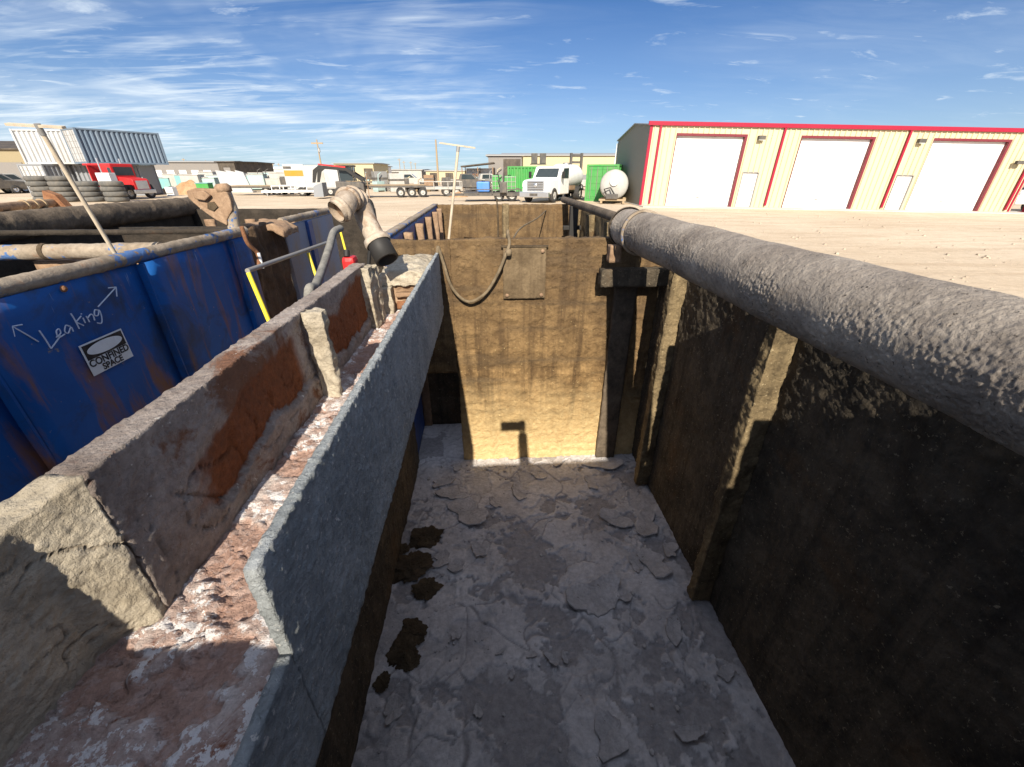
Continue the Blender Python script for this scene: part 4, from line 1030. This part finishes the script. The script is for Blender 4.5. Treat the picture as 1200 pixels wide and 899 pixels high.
def tote(px, D, z, w, d, h, mat, name, label, cat, rz=0.0, group=None, cage=True):
    p = atD(px, D); t = thing(name, (p.x, p.y, p.z+z), label, cat, group, -YAW+rz)
    MB().box(-w/2, w/2, -d/2, d/2, 0.05, h, bev=min(w, d, h)*0.12).build('body', mat, t)
    MB().lathe((0, 0, h-0.005), (0, 0, 1), [(0.11, 0), (0.11, 0.07), (0, 0.07)], 12).build('cap', 'black', t)
    if cage:
        mb = MB()
        for k in range(4):
            zz = 0.1+k*(h-0.2)/3; mb.box(-w/2-0.02, w/2+0.02, -d/2-0.03, -d/2-0.005, zz, zz+0.03)
        for k in range(4):
            xx = -w/2+k*(w-0.03)/3; mb.box(xx, xx+0.03, -d/2-0.06, -d/2-0.031, 0.0, h)
        mb.build('cage', 'metal', t)
    return t
tote(567, 33.6, 0.6, 0.95, 0.9, 0.72, 'blue_tote', 'blue_tote', 'small blue tank on the low trailer', 'tank', cage=False)
tote(583, 33.8, 0.6, 0.75, 0.9, 1.15, 'green', 'green_tank', 'left one of two bright green tanks on the low trailer', 'tank')
tote(597, 33.8, 0.6, 0.95, 0.9, 1.1, 'green', 'green_tank', 'right one of two bright green tanks on the low trailer', 'tank')
pw = thing('pump_engine', atD(590, 33)+Vector((0, 0, 0.6)), 'dark pump engine between the two green tanks on the trailer', 'engine', None, -YAW)
MB().box(-0.25, 0.25, -0.5, 0.4, 0, 0.7, bev=0.05).build('block', 'metal_dark', pw); MB().tube([(0, -0.2, 0.7), (0.05, -0.2, 1.5), (0.25, -0.2, 1.65)], 0.05, 8).build('exhaust', 'metal_dark', pw)
MB().tube([(-0.2, -0.4, 0.6), (-0.4, -0.4, 1.3), (-0.1, -0.4, 1.5)], 0.04, 8).build('hose', 'rubber', pw)

# far buildings behind the truck
def shed(px0, px1, D, Hh, depth, mat, roofm, label, roofup=0.6, openings=(), name='warehouse', omat='dark_brown', z=None, rz=0.0):
    p0 = atD(px0, D); p1 = atD(px1, D); L = (p1-p0).length
    t = thing(name, (p0.x, p0.y, GZ-0.05), label, 'building', None, -YAW+rz)
    MB().box(0, L, 0, depth, 0, Hh).build('wall', mat, t)
    MB().prism([(-0.3, Hh+0.005), (-0.3, Hh+0.15), (depth/2, Hh+roofup+0.15), (depth+0.3, Hh+0.15), (depth+0.3, Hh+0.005)], -0.4, L+0.4, 'x').build('roof', roofm, t)
    for a, b, z0, z1 in openings:
        MB().box(L*a, L*b, -0.09, -0.02, z0, z1).build('door' if z0 < 0.3 else 'window', omat, t)
    return t, L
shed(590, 735, 78, 4.6, 12, 'cream_far', 'roof_grey', 'long pale yellow warehouse behind the tank truck', 0.5, ((0.5, 0.58, 0.1, 3.2),))
shed(573, 611, 70, 4.3, 10, 'grey_wall', 'roof_grey', 'grey metal shed at the left end of the yellow warehouse', 0.3, ((0.45, 0.97, 0.6, 3.9),))
# open carport to the left of it
cpx = thing('open_shelter', atD(541, 64), 'low dark roofed open shelter left of the grey shed', 'shelter', None, -YAW)
MB().prism([(0, 2.7), (0, 2.85), (4.6, 3.3), (4.6, 3.15)], 0, 5, 'y').build('roof', 'dark_brown', cpx)
for x in (0.1, 2.3, 4.4):
    for y in (0.1, 4.7): MB().box(x, x+0.12, y, y+0.12, 0, 2.7).build('post', 'rust_brown', cpx)
MB().box(0.3, 4.3, 4.9, 4.97, 0, 2.6).build('back_wall', 'white', cpx)
for i, (px, D, m, rzz, lb) in enumerate(((548, 52, 'metal_dark', 0.1, 'dark pickup parked in front of the open shelter'), (570, 56, 'white_dirty', 0.2, 'pale pickup parked left of the blue tank'), (556, 66, 'rust', 3.0, 'dull red pickup half hidden behind the low trailer'),
                                      (480, 75, 'white_dirty', 0.1, 'white pickup far behind the flatbed trailers'), (690, 60, 'white_dirty', 0.3, 'white pickup parked left of the green storage box'))):
    pickup(atD(px, D), -YAW+rzz, lb, m, group='pickups parked across the yard')
# roof fans on the green boxes
for px, D, z, lb in ((630, 46, 2.65, 'left pair of roof coolers above the green box'), ):
    p = atD(px, D); t = thing('roof_cooler', (p.x, p.y, p.z+z), 'dark pair of coolers on top of the green box container', 'cooler', None, -YAW)
    for x in (-0.7, 0.15): MB().box(x, x+0.6, 0, 0.5, 0.1, 1.0, bev=0.04).build('unit', 'metal_dark', t)
    MB().box(-0.8, 0.8, 0.05, 0.45, 0.0, 0.098).build('base', 'metal_dark', t)

# ---------------------------------------------------------------- mid yard trailers
G_ = 'flatbed trailers parked in the yard'
loc, rz = face(461, 40); trailer(loc, rz+0.25, 5.6, 2.3, 'long flatbed trailer right of the dark loader cab', 'wood', 0, G_, 3, 1.0)
loc, rz = face(517, 42); trailer(loc, rz+0.2, 3.8, 2.0, 'pale utility trailer just left of the upright wooden scraper', 'white_dirty', 0.45, G_, 2, 0.8, 'white_dirty')
loc, rz = face(310, 44); trailer(loc, rz+0.1, 5.4, 2.2, 'brown flatbed trailer nearest the stacked teal bins', 'wood', 0, G_, 2, 0.85)
loc, rz = face(352, 42); trailer(loc, rz+0.15, 4.0, 2.0, 'white utility trailer below the orange sign', 'white_dirty', 0.35, G_, 1, 0.55, 'white')
loc, rz = face(433, 62); trailer(loc, rz+0.1, 8.0, 2.3, 'low brown flatbed far behind the loader', 'wood', 0.5, G_, 3, 1.0)
# load on them
for i, (px, D, z, w, d, h, m, lb) in enumerate(((505, 42, 0.85, 0.9, 0.9, 0.9, 'rust_brown', 'rusty brown drum rack on the pale utility trailer'), (524, 42.3, 0.85, 0.8, 0.8, 0.7, 'metal_dark', 'dark crate on the pale utility trailer'),
                                        (466, 52, 0.0, 1.6, 1.2, 1.9, 'white_dirty', 'white cabinet standing behind the long flatbed'), (447, 54, 0.0, 1.5, 1.2, 2.1, 'metal', 'grey cabinet behind the long flatbed'))):
    p = atD(px, D); t = thing('crate', (p.x, p.y, p.z+z), lb, 'crate', None, -YAW+0.2*i)
    MB().box(-w/2, w/2, -d/2, d/2, 0, h, bev=0.04).build('box', m, t); MB().box(-w/2-0.03, w/2+0.03, -d/2-0.03, d/2+0.03, h*0.6, h*0.7).build('band', 'metal_dark', t)
# drill / loader with dark cab
loc, rz = face(411, 38)
LD = thing('loader', loc, 'dark skid loader with glass cab and red striped boom', 'loader', None, rz+0.2)
MB().prism([(-0.9, 0.5), (-0.9, 1.3), (1.3, 1.2), (1.3, 0.5)], -0.7, 0.7, 'y').build('body', 'metal_dark', LD, bevel=0.06)
cb_ = MB()
for x in (-0.6, 0.55):
    for y in (-0.6, 0.55): cb_.box(x, x+0.08, y, y+0.08, 1.3, 2.35)
cb_.box(-0.68, 0.72, -0.68, 0.72, 2.351, 2.47); cb = cb_.build('cab_frame', 'black', LD, bevel=0.02)
MB().box(-0.5, 0.54, -0.585, -0.57, 1.32, 2.33).box(0.58, 0.6, -0.5, 0.5, 1.32, 2.33).build('pane', 'glass', cb)
for s in (-0.85, 0.85):
    MB().prism([(1.3, 1.2), (1.35, 1.5), (0.2, 2.25), (-1.9, 2.45), (-2.4, 2.1), (-2.6, 1.2), (-2.4, 1.2), (-2.1, 2.0), (-1.8, 2.2), (0.1, 2.05)], s-0.07, s+0.07, 'y').build('boom', 'black', LD)
    MB().prism([(0.1, 2.26), (-1.9, 2.46), (-1.95, 2.56), (0.1, 2.37)], s-0.06, s+0.06, 'y').build('boom_stripe', 'red', LD)
    for x in (-0.7, 0.8): wheel(LD, x, s*1.0, 0.42, 0.3, (0, 1, 0))
MB().prism([(-2.7, 0.15), (-2.6, 0.95), (-1.9, 1.2), (-1.95, 0.15)], -0.9, 0.9, 'y').build('bucket', 'steel_grey', LD)
MB().box(1.5, 1.56, -0.05, 0.05, 0.0, 1.9).build('ripper', 'rust_brown', LD)
# white box trailer and white rack with orange sign
loc, rz = face(385, 43)
BXT = thing('box_trailer', loc, 'white enclosed box trailer left of the dark loader', 'trailer', None, rz+0.15)
MB().box(-1.6, 1.6, -1.1, 1.1, 0.55, 2.5, bev=0.08).build('body', 'white_panel', BXT)
MB().box(-1.55, 1.55, -1.13, -1.101, 0.6, 0.72).build('trim', 'metal', BXT)
for s in (-1, 1):
    for x in (-0.4, 0.5): wheel(BXT, x, s*1.0, 0.36, 0.22, (0, 1, 0))
MB().box(-0.6, 0.2, -1.125, -1.101, 0.8, 2.3).build('door', 'white_dirty', BXT)
loc, rz = face(350, 46)
RK = thing('pipe_rack', loc, 'white cargo panel rack with an orange band beside the box trailer', 'rack', None, rz+0.1)
MB().box(-1.0, 1.0, 0.0, 0.15, 0.4, 2.7, bev=0.02).build('panel', 'white_panel', RK)
MB().box(-0.95, 0.95, -0.03, -0.002, 1.65, 2.15).build('orange_band', 'orange', RK)
MB().box(-0.95, -0.2, -0.03, -0.002, 2.3, 2.5).build('dark_band', 'metal_dark', RK)
for k in range(6): MB().box(1.1+0.38*k, 1.18+0.38*k, 0, 0.1, 0.3, 2.5).build('upright', 'white_dirty', RK)
for z in (0.35, 1.4, 2.4): MB().box(1.05, 3.2, 0.101, 0.16, z, z+0.08).build('shadow_bar', 'cream_far', RK)
for x in (-0.9, 0.8): MB().box(x, x+0.12, 0.16, 1.0, 0.0, 0.4).build('foot', 'metal', RK)

# ---------------------------------------------------------------- far field: warehouses, bins, poles
shed(184, 262, 92, 4.0, 14, 'grey_wall', 'roof_grey', 'long grey brown warehouse with white doors on the left horizon', 0.3, [(0.03+0.17*k, 0.13+0.17*k, 0.1, 2.6) for k in range(5)], omat='white', rz=0.12)
shed(262, 281, 88, 3.9, 14, 'dark_brown', 'dark_brown', 'dark brown block at the right end of the grey warehouse', 0.1, ((0.3, 0.7, 2.4, 3.0),), omat='grey_wall')
shed(278, 345, 120, 3.0, 16, 'white', 'white', 'long low white warehouse beyond the trailers', 0.6, ())
shed(346, 440, 110, 3.6, 16, 'white', 'white_dirty', 'white flat roofed warehouse behind the loader', 0.3, ((0.6, 0.7, 0.1, 2.6),))
shed(395, 440, 100, 3.9, 12, 'cream_far', 'roof_grey', 'cream block with grey roof units behind the loader', 0.1, ((0.75, 0.98, 0.8, 3.0),))
shed(442, 495, 130, 2.9, 16, 'white_dirty', 'white_dirty', 'pale warehouse low on the horizon left of the scraper', 0.2, ((0.3, 0.5, 0.1, 2.4),))
shed(500, 545, 125, 2.6, 14, 'cream_far', 'white_dirty', 'low cream shed on the horizon behind the scraper', 0.2, ((0.1, 0.3, 0.1, 2.2), (0.5, 0.7, 0.1, 2.2)))
for i, (px, D, hh) in enumerate(((380, 110, 9.0), (514, 84, 7.3))):
    p = atD(px, D); lb = ('wooden utility pole with crossarm above the white warehouse', 'plain tall pole standing left of the upright scraper')[i]
    t = thing('utility_pole', p, lb, 'pole', None, -YAW)
    MB().tube([(0, 0, 0), (0.1*hh/9, 0, hh)], 0.2, 10, rad=[0.2, 0.13]).build('shaft', 'wood', t)
    if i == 0:
        MB().box(-1.3, 1.4, -0.1, 0.1, hh-0.9, hh-0.6).build('crossarm', 'wood', t); MB().lathe((0.35, -0.3, hh-2.6), (0, 0, 1), [(0.25, 0), (0.25, 0.9), (0, 0.95)], 10).build('transformer', 'metal', t)
for i, (px, D, hh) in enumerate(((222, 200, 8), (247, 210, 7.5), (297, 220, 7.2), (317, 230, 6.8), (323, 230, 6.8), (330, 240, 7), (470, 220, 8.5), (475, 220, 7.5), (483, 230, 7.5), (488, 230, 7.0))):
    p = atD(px, D, GZ); t = MB().tube([(0, 0, 0), (0.1, 0, hh)], 0.16, 8, rad=[0.2, 0.12]).box(-0.8, 0.8, -0.1, 0.1, hh-0.7, hh-0.5).build('utility_pole', 'wood')
    t.location = p; tag(t, 'thin distant utility pole on the horizon', 'pole', 'thin poles along the horizon')
# bins: one built with parts then copied
def bin_(mat, label):
    t = thing('storage_bin', (0, 0, 0), label, 'bin', 'storage bins lined up across the yard')
    MB().box(-0.9, 0.9, -0.7, 0.7, 0.12, 1.5, bev=0.03).build('body', mat, t)
    MB().box(-0.95, 0.95, -0.75, 0.75, 1.501, 1.58, bev=0.02).build('lid', 'white_dirty', t)
    MB().box(-0.9, -0.7, -0.72, 0.72, 0.0, 0.118).box(0.7, 0.9, -0.72, 0.72, 0.0, 0.118).build('feet', 'metal_dark', t)
    return t
pb = [bin_('teal', 'teal storage bin in the far left row'), bin_('teal_pale', 'pale green storage bin in the far left row'), bin_('white_dirty', 'off white storage bin in the far left row')]
used = [False]*3; q = random.Random(3)
for i in range(34):
    k = q.choice([0, 0, 1, 1, 2]); o = pb[k] if not used[k] else copy_tree(pb[k]); used[k] = True
    px = 192+ (i % 17)*9.4+q.uniform(-2, 2); D = 66 if i < 17 else 58+q.uniform(-1, 2)
    p = atD(px, D); s = q.uniform(0.85, 1.15); o.location = p; o.rotation_euler = (0, 0, -YAW+q.uniform(-0.2, 0.2)); o.scale = (s, s, s*q.uniform(0.9, 1.25))
# white slabs leaning
for i, (px, w_) in enumerate(((272, 1.7), (282, 1.4), (291, 1.1))):
    p = atD(px, 50); t = thing('white_slab', p, ('widest white slab leaning left in the yard', 'middle white slab leaning beside the widest slab', 'narrowest white slab leaning right of the other two')[i], 'slab', 'white slabs leaning in the yard', -YAW+0.1)
    MB().prism([(-w_/2, 0), (w_/2, 0), (w_/2-0.5, 2.0), (-w_/2-0.2, 2.2)], -0.1, 0.1, 'y').build('sheet', 'white_panel', t); MB().box(-w_/2, w_/2, 0.101, 0.8, 0.0, 0.12).build('foot', 'metal', t)
# junk equipment scattered behind the trailers
for i in range(52):
    px = 300+q.random()*300; D = 52+q.random()*22; p = atD(px, D)
    w_ = q.uniform(0.4, 1.5); h_ = q.uniform(0.4, 1.7); m = q.choice(['metal_dark', 'metal_dark', 'metal_dark', 'rust_brown', 'white_dirty', 'metal', 'wood', 'teal_pale', 'cream_far'])
    cn = {'metal_dark': 'dark metal', 'rust_brown': 'rusty brown', 'white_dirty': 'dusty white', 'metal': 'grey metal', 'wood': 'wooden', 'teal_pale': 'pale green', 'cream_far': 'cream'}[m]
    mb = MB().box(-w_/2, w_/2, -0.4, 0.4, 0.1, h_, bev=0.05).box(-w_/2, -w_/2+0.1, -0.4, 0.4, 0, 0.099).box(w_/2-0.1, w_/2, -0.4, 0.4, 0, 0.099)
    if q.random() < 0.5: mb.tube([(0, 0, h_), (0.1, 0, h_+0.7), (0.5, 0, h_+0.9)], 0.05, 6)
    o = mb.build('machine_crate', m); o.location = p; o.rotation_euler = (0, 0, q.random()*3)
    tag(o, cn+' machine crate among clutter behind the flatbed trailers', 'crate', cn+' crates in the clutter behind the trailers')
# dirt piles
def pile(px, D, rx, ry, hh, label, mat='dirt'):
    n, m = 40, 14; vs = []; fs = []
    for j in range(m+1):
        t = j/m
        for k in range(n):
            a_ = 6.283*k/n; rr_ = (1-t)*(1+0.15*noise.noise(Vector((math.cos(a_)*2, math.sin(a_)*2, px))))
            z = hh*(t**0.8)*(1+0.25*noise.noise(Vector((math.cos(a_)*3*rr_, math.sin(a_)*3*rr_, px+5))))
            vs.append((rx*rr_*math.cos(a_), ry*rr_*math.sin(a_), z-0.02))
    for j in range(m):
        for k in range(n): fs.append((j*n+k, j*n+(k+1) % n, (j+1)*n+(k+1) % n, (j+1)*n+k))
    o = MB().add(vs, fs, True).build('dirt_pile', mat); o.location = atD(px, D); tag(o, label, 'dirt pile')
pile(226, 46, 2.3, 1.5, 1.3, 'taller brown dirt pile behind the rusty clevis plate')
pile(202, 48, 2.2, 1.3, 0.7, 'low orange dirt pile right of the red truck')
pile(537, 40, 0.9, 0.8, 0.45, 'small sandy heap behind the upright scraper')
gc = thing('green_crate', atD(243, 45), 'green crate beside the brown dirt pile', 'crate', None, -YAW)
MB().box(-0.6, 0.6, -0.4, 0.4, 0, 1.0, bev=0.03).build('box', 'green', gc); MB().box(-0.65, 0.65, -0.45, 0.45, 1.001, 1.06).build('lid', 'teal', gc)
wc = thing('white_block', atD(203, 42), 'small white block standing on the sand right of the red truck', 'block', None, -YAW)
MB().box(-0.35, 0.35, -0.3, 0.3, 0, 0.75, bev=0.03).build('box', 'white', wc); MB().box(-0.3, 0.3, -0.32, -0.301, 0.2, 0.3).build('label_strip', 'metal', wc)

# ---------------------------------------------------------------- stacked containers, tyres, red truck at the left
def cpos_(px, D, z=0): p = atD(px, D); return (p.x, p.y, p.z+z)
container(cpos_(52, 40), -YAW-0.15, 6.0, 'steel_grey', 'white_panel', 'lower left container with white doors and dark grey side')
container(cpos_(112, 43), -YAW-1.38, 5.2, 'steel_grey', 'steel_grey', 'lower right grey container behind the red truck')
container(cpos_(62, 41.5, 2.61), -YAW-1.38, 3.9, 'white_panel', 'white_panel', 'white corrugated container on top of the left stack')
container(cpos_(112, 39.6, 2.61), -YAW-0.50, 6.0, 'steel_blue', 'white_panel', 'blue grey container with white doors on top of the right stack')
# left building
lb_, L_ = shed(-60, 58, 58, 4.6, 14, 'brown_wall', 'dark_brown', 'brown metal building with dark roof at the far left edge', 1.2, ((0.05, 0.30, 0.1, 3.2), (0.42, 0.78, 0.1, 3.2)), omat='grey_wall', rz=0.1)
for i, (px, D) in enumerate(((0, 48), (14, 50), (-12, 46))):
    pickup(atD(px, D), -YAW+1.2, ('grey pickup parked at the left edge of the photo', 'white pickup parked left of the white container doors', 'dark pickup parked outermost on the left')[i], ('metal', 'white_dirty', 'metal_dark')[i], group='pickups parked across the yard')
# tyres
ty = MB().lathe((0, 0, 0), (0, 0, 1), [(0.36, 0.02), (0.60, 0.0), (0.68, 0.05), (0.70, 0.12), (0.70, 0.22), (0.68, 0.29), (0.60, 0.34), (0.36, 0.32), (0.34, 0.27), (0.52, 0.2), (0.52, 0.12), (0.34, 0.07), (0.36, 0.02)], 30).build('truck_tyre', 'tyre_dusty')
first = True
for si, (px, D, n) in enumerate(((57, 33, 5), (81, 33, 5), (110, 33, 4), (139, 33, 4))):
    for k in range(n):
        o = ty if first else ty.copy()
        if not first: COL.objects.link(o)
        first = False
        p = atD(px, D); o.location = (p.x+q.uniform(-0.05, 0.05), p.y+q.uniform(-0.05, 0.05), p.z+0.341*k); o.rotation_euler = (0, 0, q.random()*6)
        sp = ('leftmost tyre stack', 'second tyre stack from the left', 'third tyre stack from the left', 'rightmost tyre stack beside the red truck')[si]
        hp_ = ('bottom', 'second', 'third', 'fourth', 'top')[k] if k < n-1 else 'top'
        tag(o, f'{hp_} dusty tyre of the {sp}', 'tyre', 'dusty tyres piled in four stacks')
# red semi truck, nose to the right
loc, rz = face(154, 37)
RT = thing('red_truck', loc, 'red semi truck with chrome tanks parked before the grey container', 'truck', None, rz-0.15)
RT.scale = (0.75, 0.9, 0.93)
MB().box(-0.9, 0.35, -1.05, 1.05, 0.9, 2.75, bev=0.1).build('cab', 'red', RT)
MB().prism([(0.36, 0.9), (0.36, 1.75), (1.9, 1.6), (2.05, 1.45), (2.05, 0.75), (1.9, 0.7)], -0.75, 0.75, 'y').build('hood', 'red', RT, bevel=0.05)
MB().box(-4.2, 2.0, -0.45, 0.45, 0.6, 0.85).build('chassis', 'metal_dark', RT)
MB().box(-2.6, -2.5, -1.0, 1.0, 0.9, 2.75).box(-3.0, -1.0, -1.0, -0.9, 2.62, 2.75).box(-3.0, -1.0, 0.9, 1.0, 2.62, 2.75).build('headache_rack', 'red', RT)
MB().box(-2.3, -1.4, -0.7, 0.7, 0.9, 1.9, bev=0.05).build('pump_unit', 'metal_dark', RT)
for s in (-1, 1):
    MB().prism([(-0.1, 1.85), (-0.1, 2.45), (0.25, 2.45), (0.34, 1.85)], s*1.053, s*1.065, 'y').build('window', 'glass', RT)
    MB().lathe((-0.9, s*0.95, 0.68), (1, 0, 0), [(0, 0), (0.30, 0.01), (0.32, 0.05), (0.32, 1.45), (0.30, 1.49), (0, 1.5)], 18).build('fuel_tank', 'chrome', RT)
    MB().tube([(-1.0, s*0.98, 0.9), (-1.0, s*0.98, 3.15)], 0.08, 10).build('exhaust', 'chrome', RT)
    MB().prism([(0.85, 0.75), (1.0, 1.15), (1.75, 1.15), (1.95, 0.75)], s*0.76 if s > 0 else -1.1, 1.1 if s > 0 else s*0.76, 'y').build('fender', 'black', RT)
    wheel(RT, 1.4, s*0.95, 0.5, 0.3); RT.children[-1]
    for x in (-2.6, -3.7): wheel(RT, x, s*0.85, 0.5, 0.5, (0, 1, 0))
MB().add([(0.365, -0.85, 1.85), (0.365, 0.85, 1.85), (0.365, 0.85, 2.5), (0.365, -0.85, 2.5)], [(0, 1, 2, 3)]).build('windshield', 'glass', RT)
MB().box(2.06, 2.25, -1.0, 1.0, 0.45, 0.75, bev=0.04).build('bumper', 'chrome', RT)
MB().box(2.055, 2.09, -0.55, 0.55, 0.8, 1.45).build('grille', 'chrome', RT)
wb = thing('white_cabinet', atD(136, 34.5), 'small white cabinet behind the rightmost tyre stack', 'cabinet', None, -YAW)
MB().box(-0.5, 0.5, -0.3, 0.3, 0.5, 1.9, bev=0.03).build('box', 'white', wb); MB().box(-0.45, 0.45, -0.25, 0.25, 0, 0.499).build('stand', 'metal', wb)
# rusty pipes on the sand left of the blue tank
jp = thing('rusty_pipe', (0, 0, 0), 'long rusty pipe with wrapped straps lying beyond the blue tank', 'pipe')
a = onZ(-15, 245, -0.50); bq = onZ(62, 238, -0.50)
mb = MB().tube([a, bq], 0.07, 12); mb.build('tube', 'rust_brown', jp)
for k in range(3): MB().tube([a.lerp(bq, 0.5+0.14*k), a.lerp(bq, 0.53+0.14*k)], 0.09, 12).build('strap', 'wood', jp)
MB().prism([(bq.x-0.2, -0.62), (bq.x+0.25, -0.66), (bq.x+0.1, -0.36), (bq.x-0.1, -0.28)], bq.y, bq.y+0.15, 'y').build('end_plate', 'rust', jp)
for x, y in ((a.lerp(bq, .2).x, a.lerp(bq, .2).y), (a.lerp(bq, .8).x, a.lerp(bq, .8).y)): MB().box(x-0.15, x+0.15, y-0.1, y+0.1, GZ, -0.57).build('stand', 'metal_dark', jp)

# ================================================================== CAMERA, LIGHT, SKY
cam = bpy.data.cameras.new('camera'); co = bpy.data.objects.new('camera', cam); COL.objects.link(co)
cam.sensor_width = 36; cam.lens = 36*F/1200; cam.clip_start = 0.01; cam.clip_end = 20000
co.location = (0, 0, 0); co.rotation_euler = (math.pi/2-PITCH, 0, -YAW)
SC.camera = co
sd = ray(600, 498).normalized()
elev = math.asin(-sd.z)
L = bpy.data.lights.new('sun', 'SUN'); L.energy = 5.0; L.angle = R(0.53); L.color = (1.0, 0.92, 0.79)
lo = bpy.data.objects.new('sun', L); COL.objects.link(lo); lo.rotation_euler = sd.to_track_quat('-Z', 'Y').to_euler(); lo.location = (0, -5, 10)
w = bpy.data.worlds.new('World'); SC.world = w; w.use_nodes = True; nt = w.node_tree
bg = nt.nodes['Background']; bg.inputs['Strength'].default_value = 0.085
sky = nt.nodes.new('ShaderNodeTexSky'); sky.sky_type = 'NISHITA'; sky.sun_disc = False
sky.sun_elevation = elev; sky.sun_rotation = math.atan2(-sd.x, -sd.y); sky.altitude = 900; sky.air_density = 1.0; sky.dust_density = 0.35; sky.ozone_density = 2.2
tc = nt.nodes.new('ShaderNodeTexCoord'); sp = nt.nodes.new('ShaderNodeSeparateXYZ'); nt.links.new(tc.outputs['Generated'], sp.inputs[0])
def mth(op, a, b=None, c=None):
    m = nt.nodes.new('ShaderNodeMath'); m.operation = op
    for i, v in enumerate((a, b, c)):
        if v is None: continue
        if isinstance(v, (int, float)): m.inputs[i].default_value = v
        else: nt.links.new(v, m.inputs[i])
    return m.outputs[0]
zc = mth('ADD', mth('MAXIMUM', sp.outputs['Z'], 0.0), 0.10)
cx = mth('DIVIDE', sp.outputs['X'], zc); cy = mth('DIVIDE', sp.outputs['Y'], zc)
cb2 = nt.nodes.new('ShaderNodeCombineXYZ'); nt.links.new(cx, cb2.inputs[0]); nt.links.new(cy, cb2.inputs[1])
def cloud(rot, sc, nscale, lo_, hi_, detail=9, dist=1.0, off=(0, 0, 0)):
    mp = nt.nodes.new('ShaderNodeMapping'); mp.inputs['Rotation'].default_value = (0, 0, rot); mp.inputs['Scale'].default_value = sc; mp.inputs['Location'].default_value = off
    nt.links.new(cb2.outputs[0], mp.inputs[0])
    n = nz(nt, mp.outputs[0], nscale, detail, 0.62, dist); return ramp(nt, n, [(lo_, 0.0), (hi_, 1.0)])
c1 = cloud(0.45, (0.5, 1.2, 1), 0.8, 0.44, 0.68, off=(2.3, 0.4, 0))
c2 = cloud(0.95, (0.6, 2.6, 1), 1.2, 0.47, 0.72, dist=1.6, off=(5, 1, 0))
c3 = cloud(-0.2, (1.4, 3.0, 1), 1.6, 0.60, 0.72, dist=0.6, off=(9, 4, 0))
# thicker to the left, thinning to the right and upward
az = ramp(nt, mth('MULTIPLY_ADD', sp.outputs['X'], 0.5, 0.5), [(0.15, 0.95), (0.46, 0.75), (0.56, 0.10), (0.8, 0.10)])
el = ramp(nt, sp.outputs['Z'], [(0.0, 0.9), (0.12, 1.0), (0.27, 0.85), (0.38, 0.30), (0.5, 0.06)])
c4 = cloud(0.3, (0.9, 0.9, 1), 0.55, 0.40, 0.60, detail=4, off=(1.2, 3.0, 0))
az = mth('MULTIPLY', az, mth('MULTIPLY_ADD', c4, 0.85, 0.15))
s1 = mth('MULTIPLY', mth('ADD', mth('MULTIPLY', c1, 0.8), mth('MULTIPLY', c2, 0.8)), mth('MULTIPLY', az, el))
hz = ramp(nt, sp.outputs['Z'], [(0.0, 0.36), (0.06, 0.28), (0.16, 0.10), (0.28, 0.0)])
s2 = mth('MULTIPLY', c3, 0.45)
fac = mth('MINIMUM', mth('ADD', mth('ADD', s1, hz), mth('MULTIPLY', s2, el)), 0.92)
# thin bright veil added to the unseen sky overhead and behind, to fill shadows
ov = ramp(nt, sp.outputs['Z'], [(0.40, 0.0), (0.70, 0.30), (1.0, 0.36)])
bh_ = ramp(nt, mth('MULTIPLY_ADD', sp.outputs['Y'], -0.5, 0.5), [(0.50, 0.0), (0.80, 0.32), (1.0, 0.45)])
fill_veil = mth('MAXIMUM', ov, bh_)
tint = mixc(nt, 1.0, sky.outputs[0], (0.29, 0.44, 0.635), 'MULTIPLY')
skc = mixc(nt, fac, tint, (6.0, 6.7, 7.3))
skc = mixc(nt, fill_veil, skc, (9.2, 10.2, 12.4))
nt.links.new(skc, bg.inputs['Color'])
SC.view_settings.view_transform = 'Standard'; SC.view_settings.look = 'None'; SC.view_settings.gamma = 1.0; SC.view_settings.exposure = 0.80
SC.render.engine = 'CYCLES'
SC.cycles.max_bounces = 6; SC.cycles.diffuse_bounces = 4
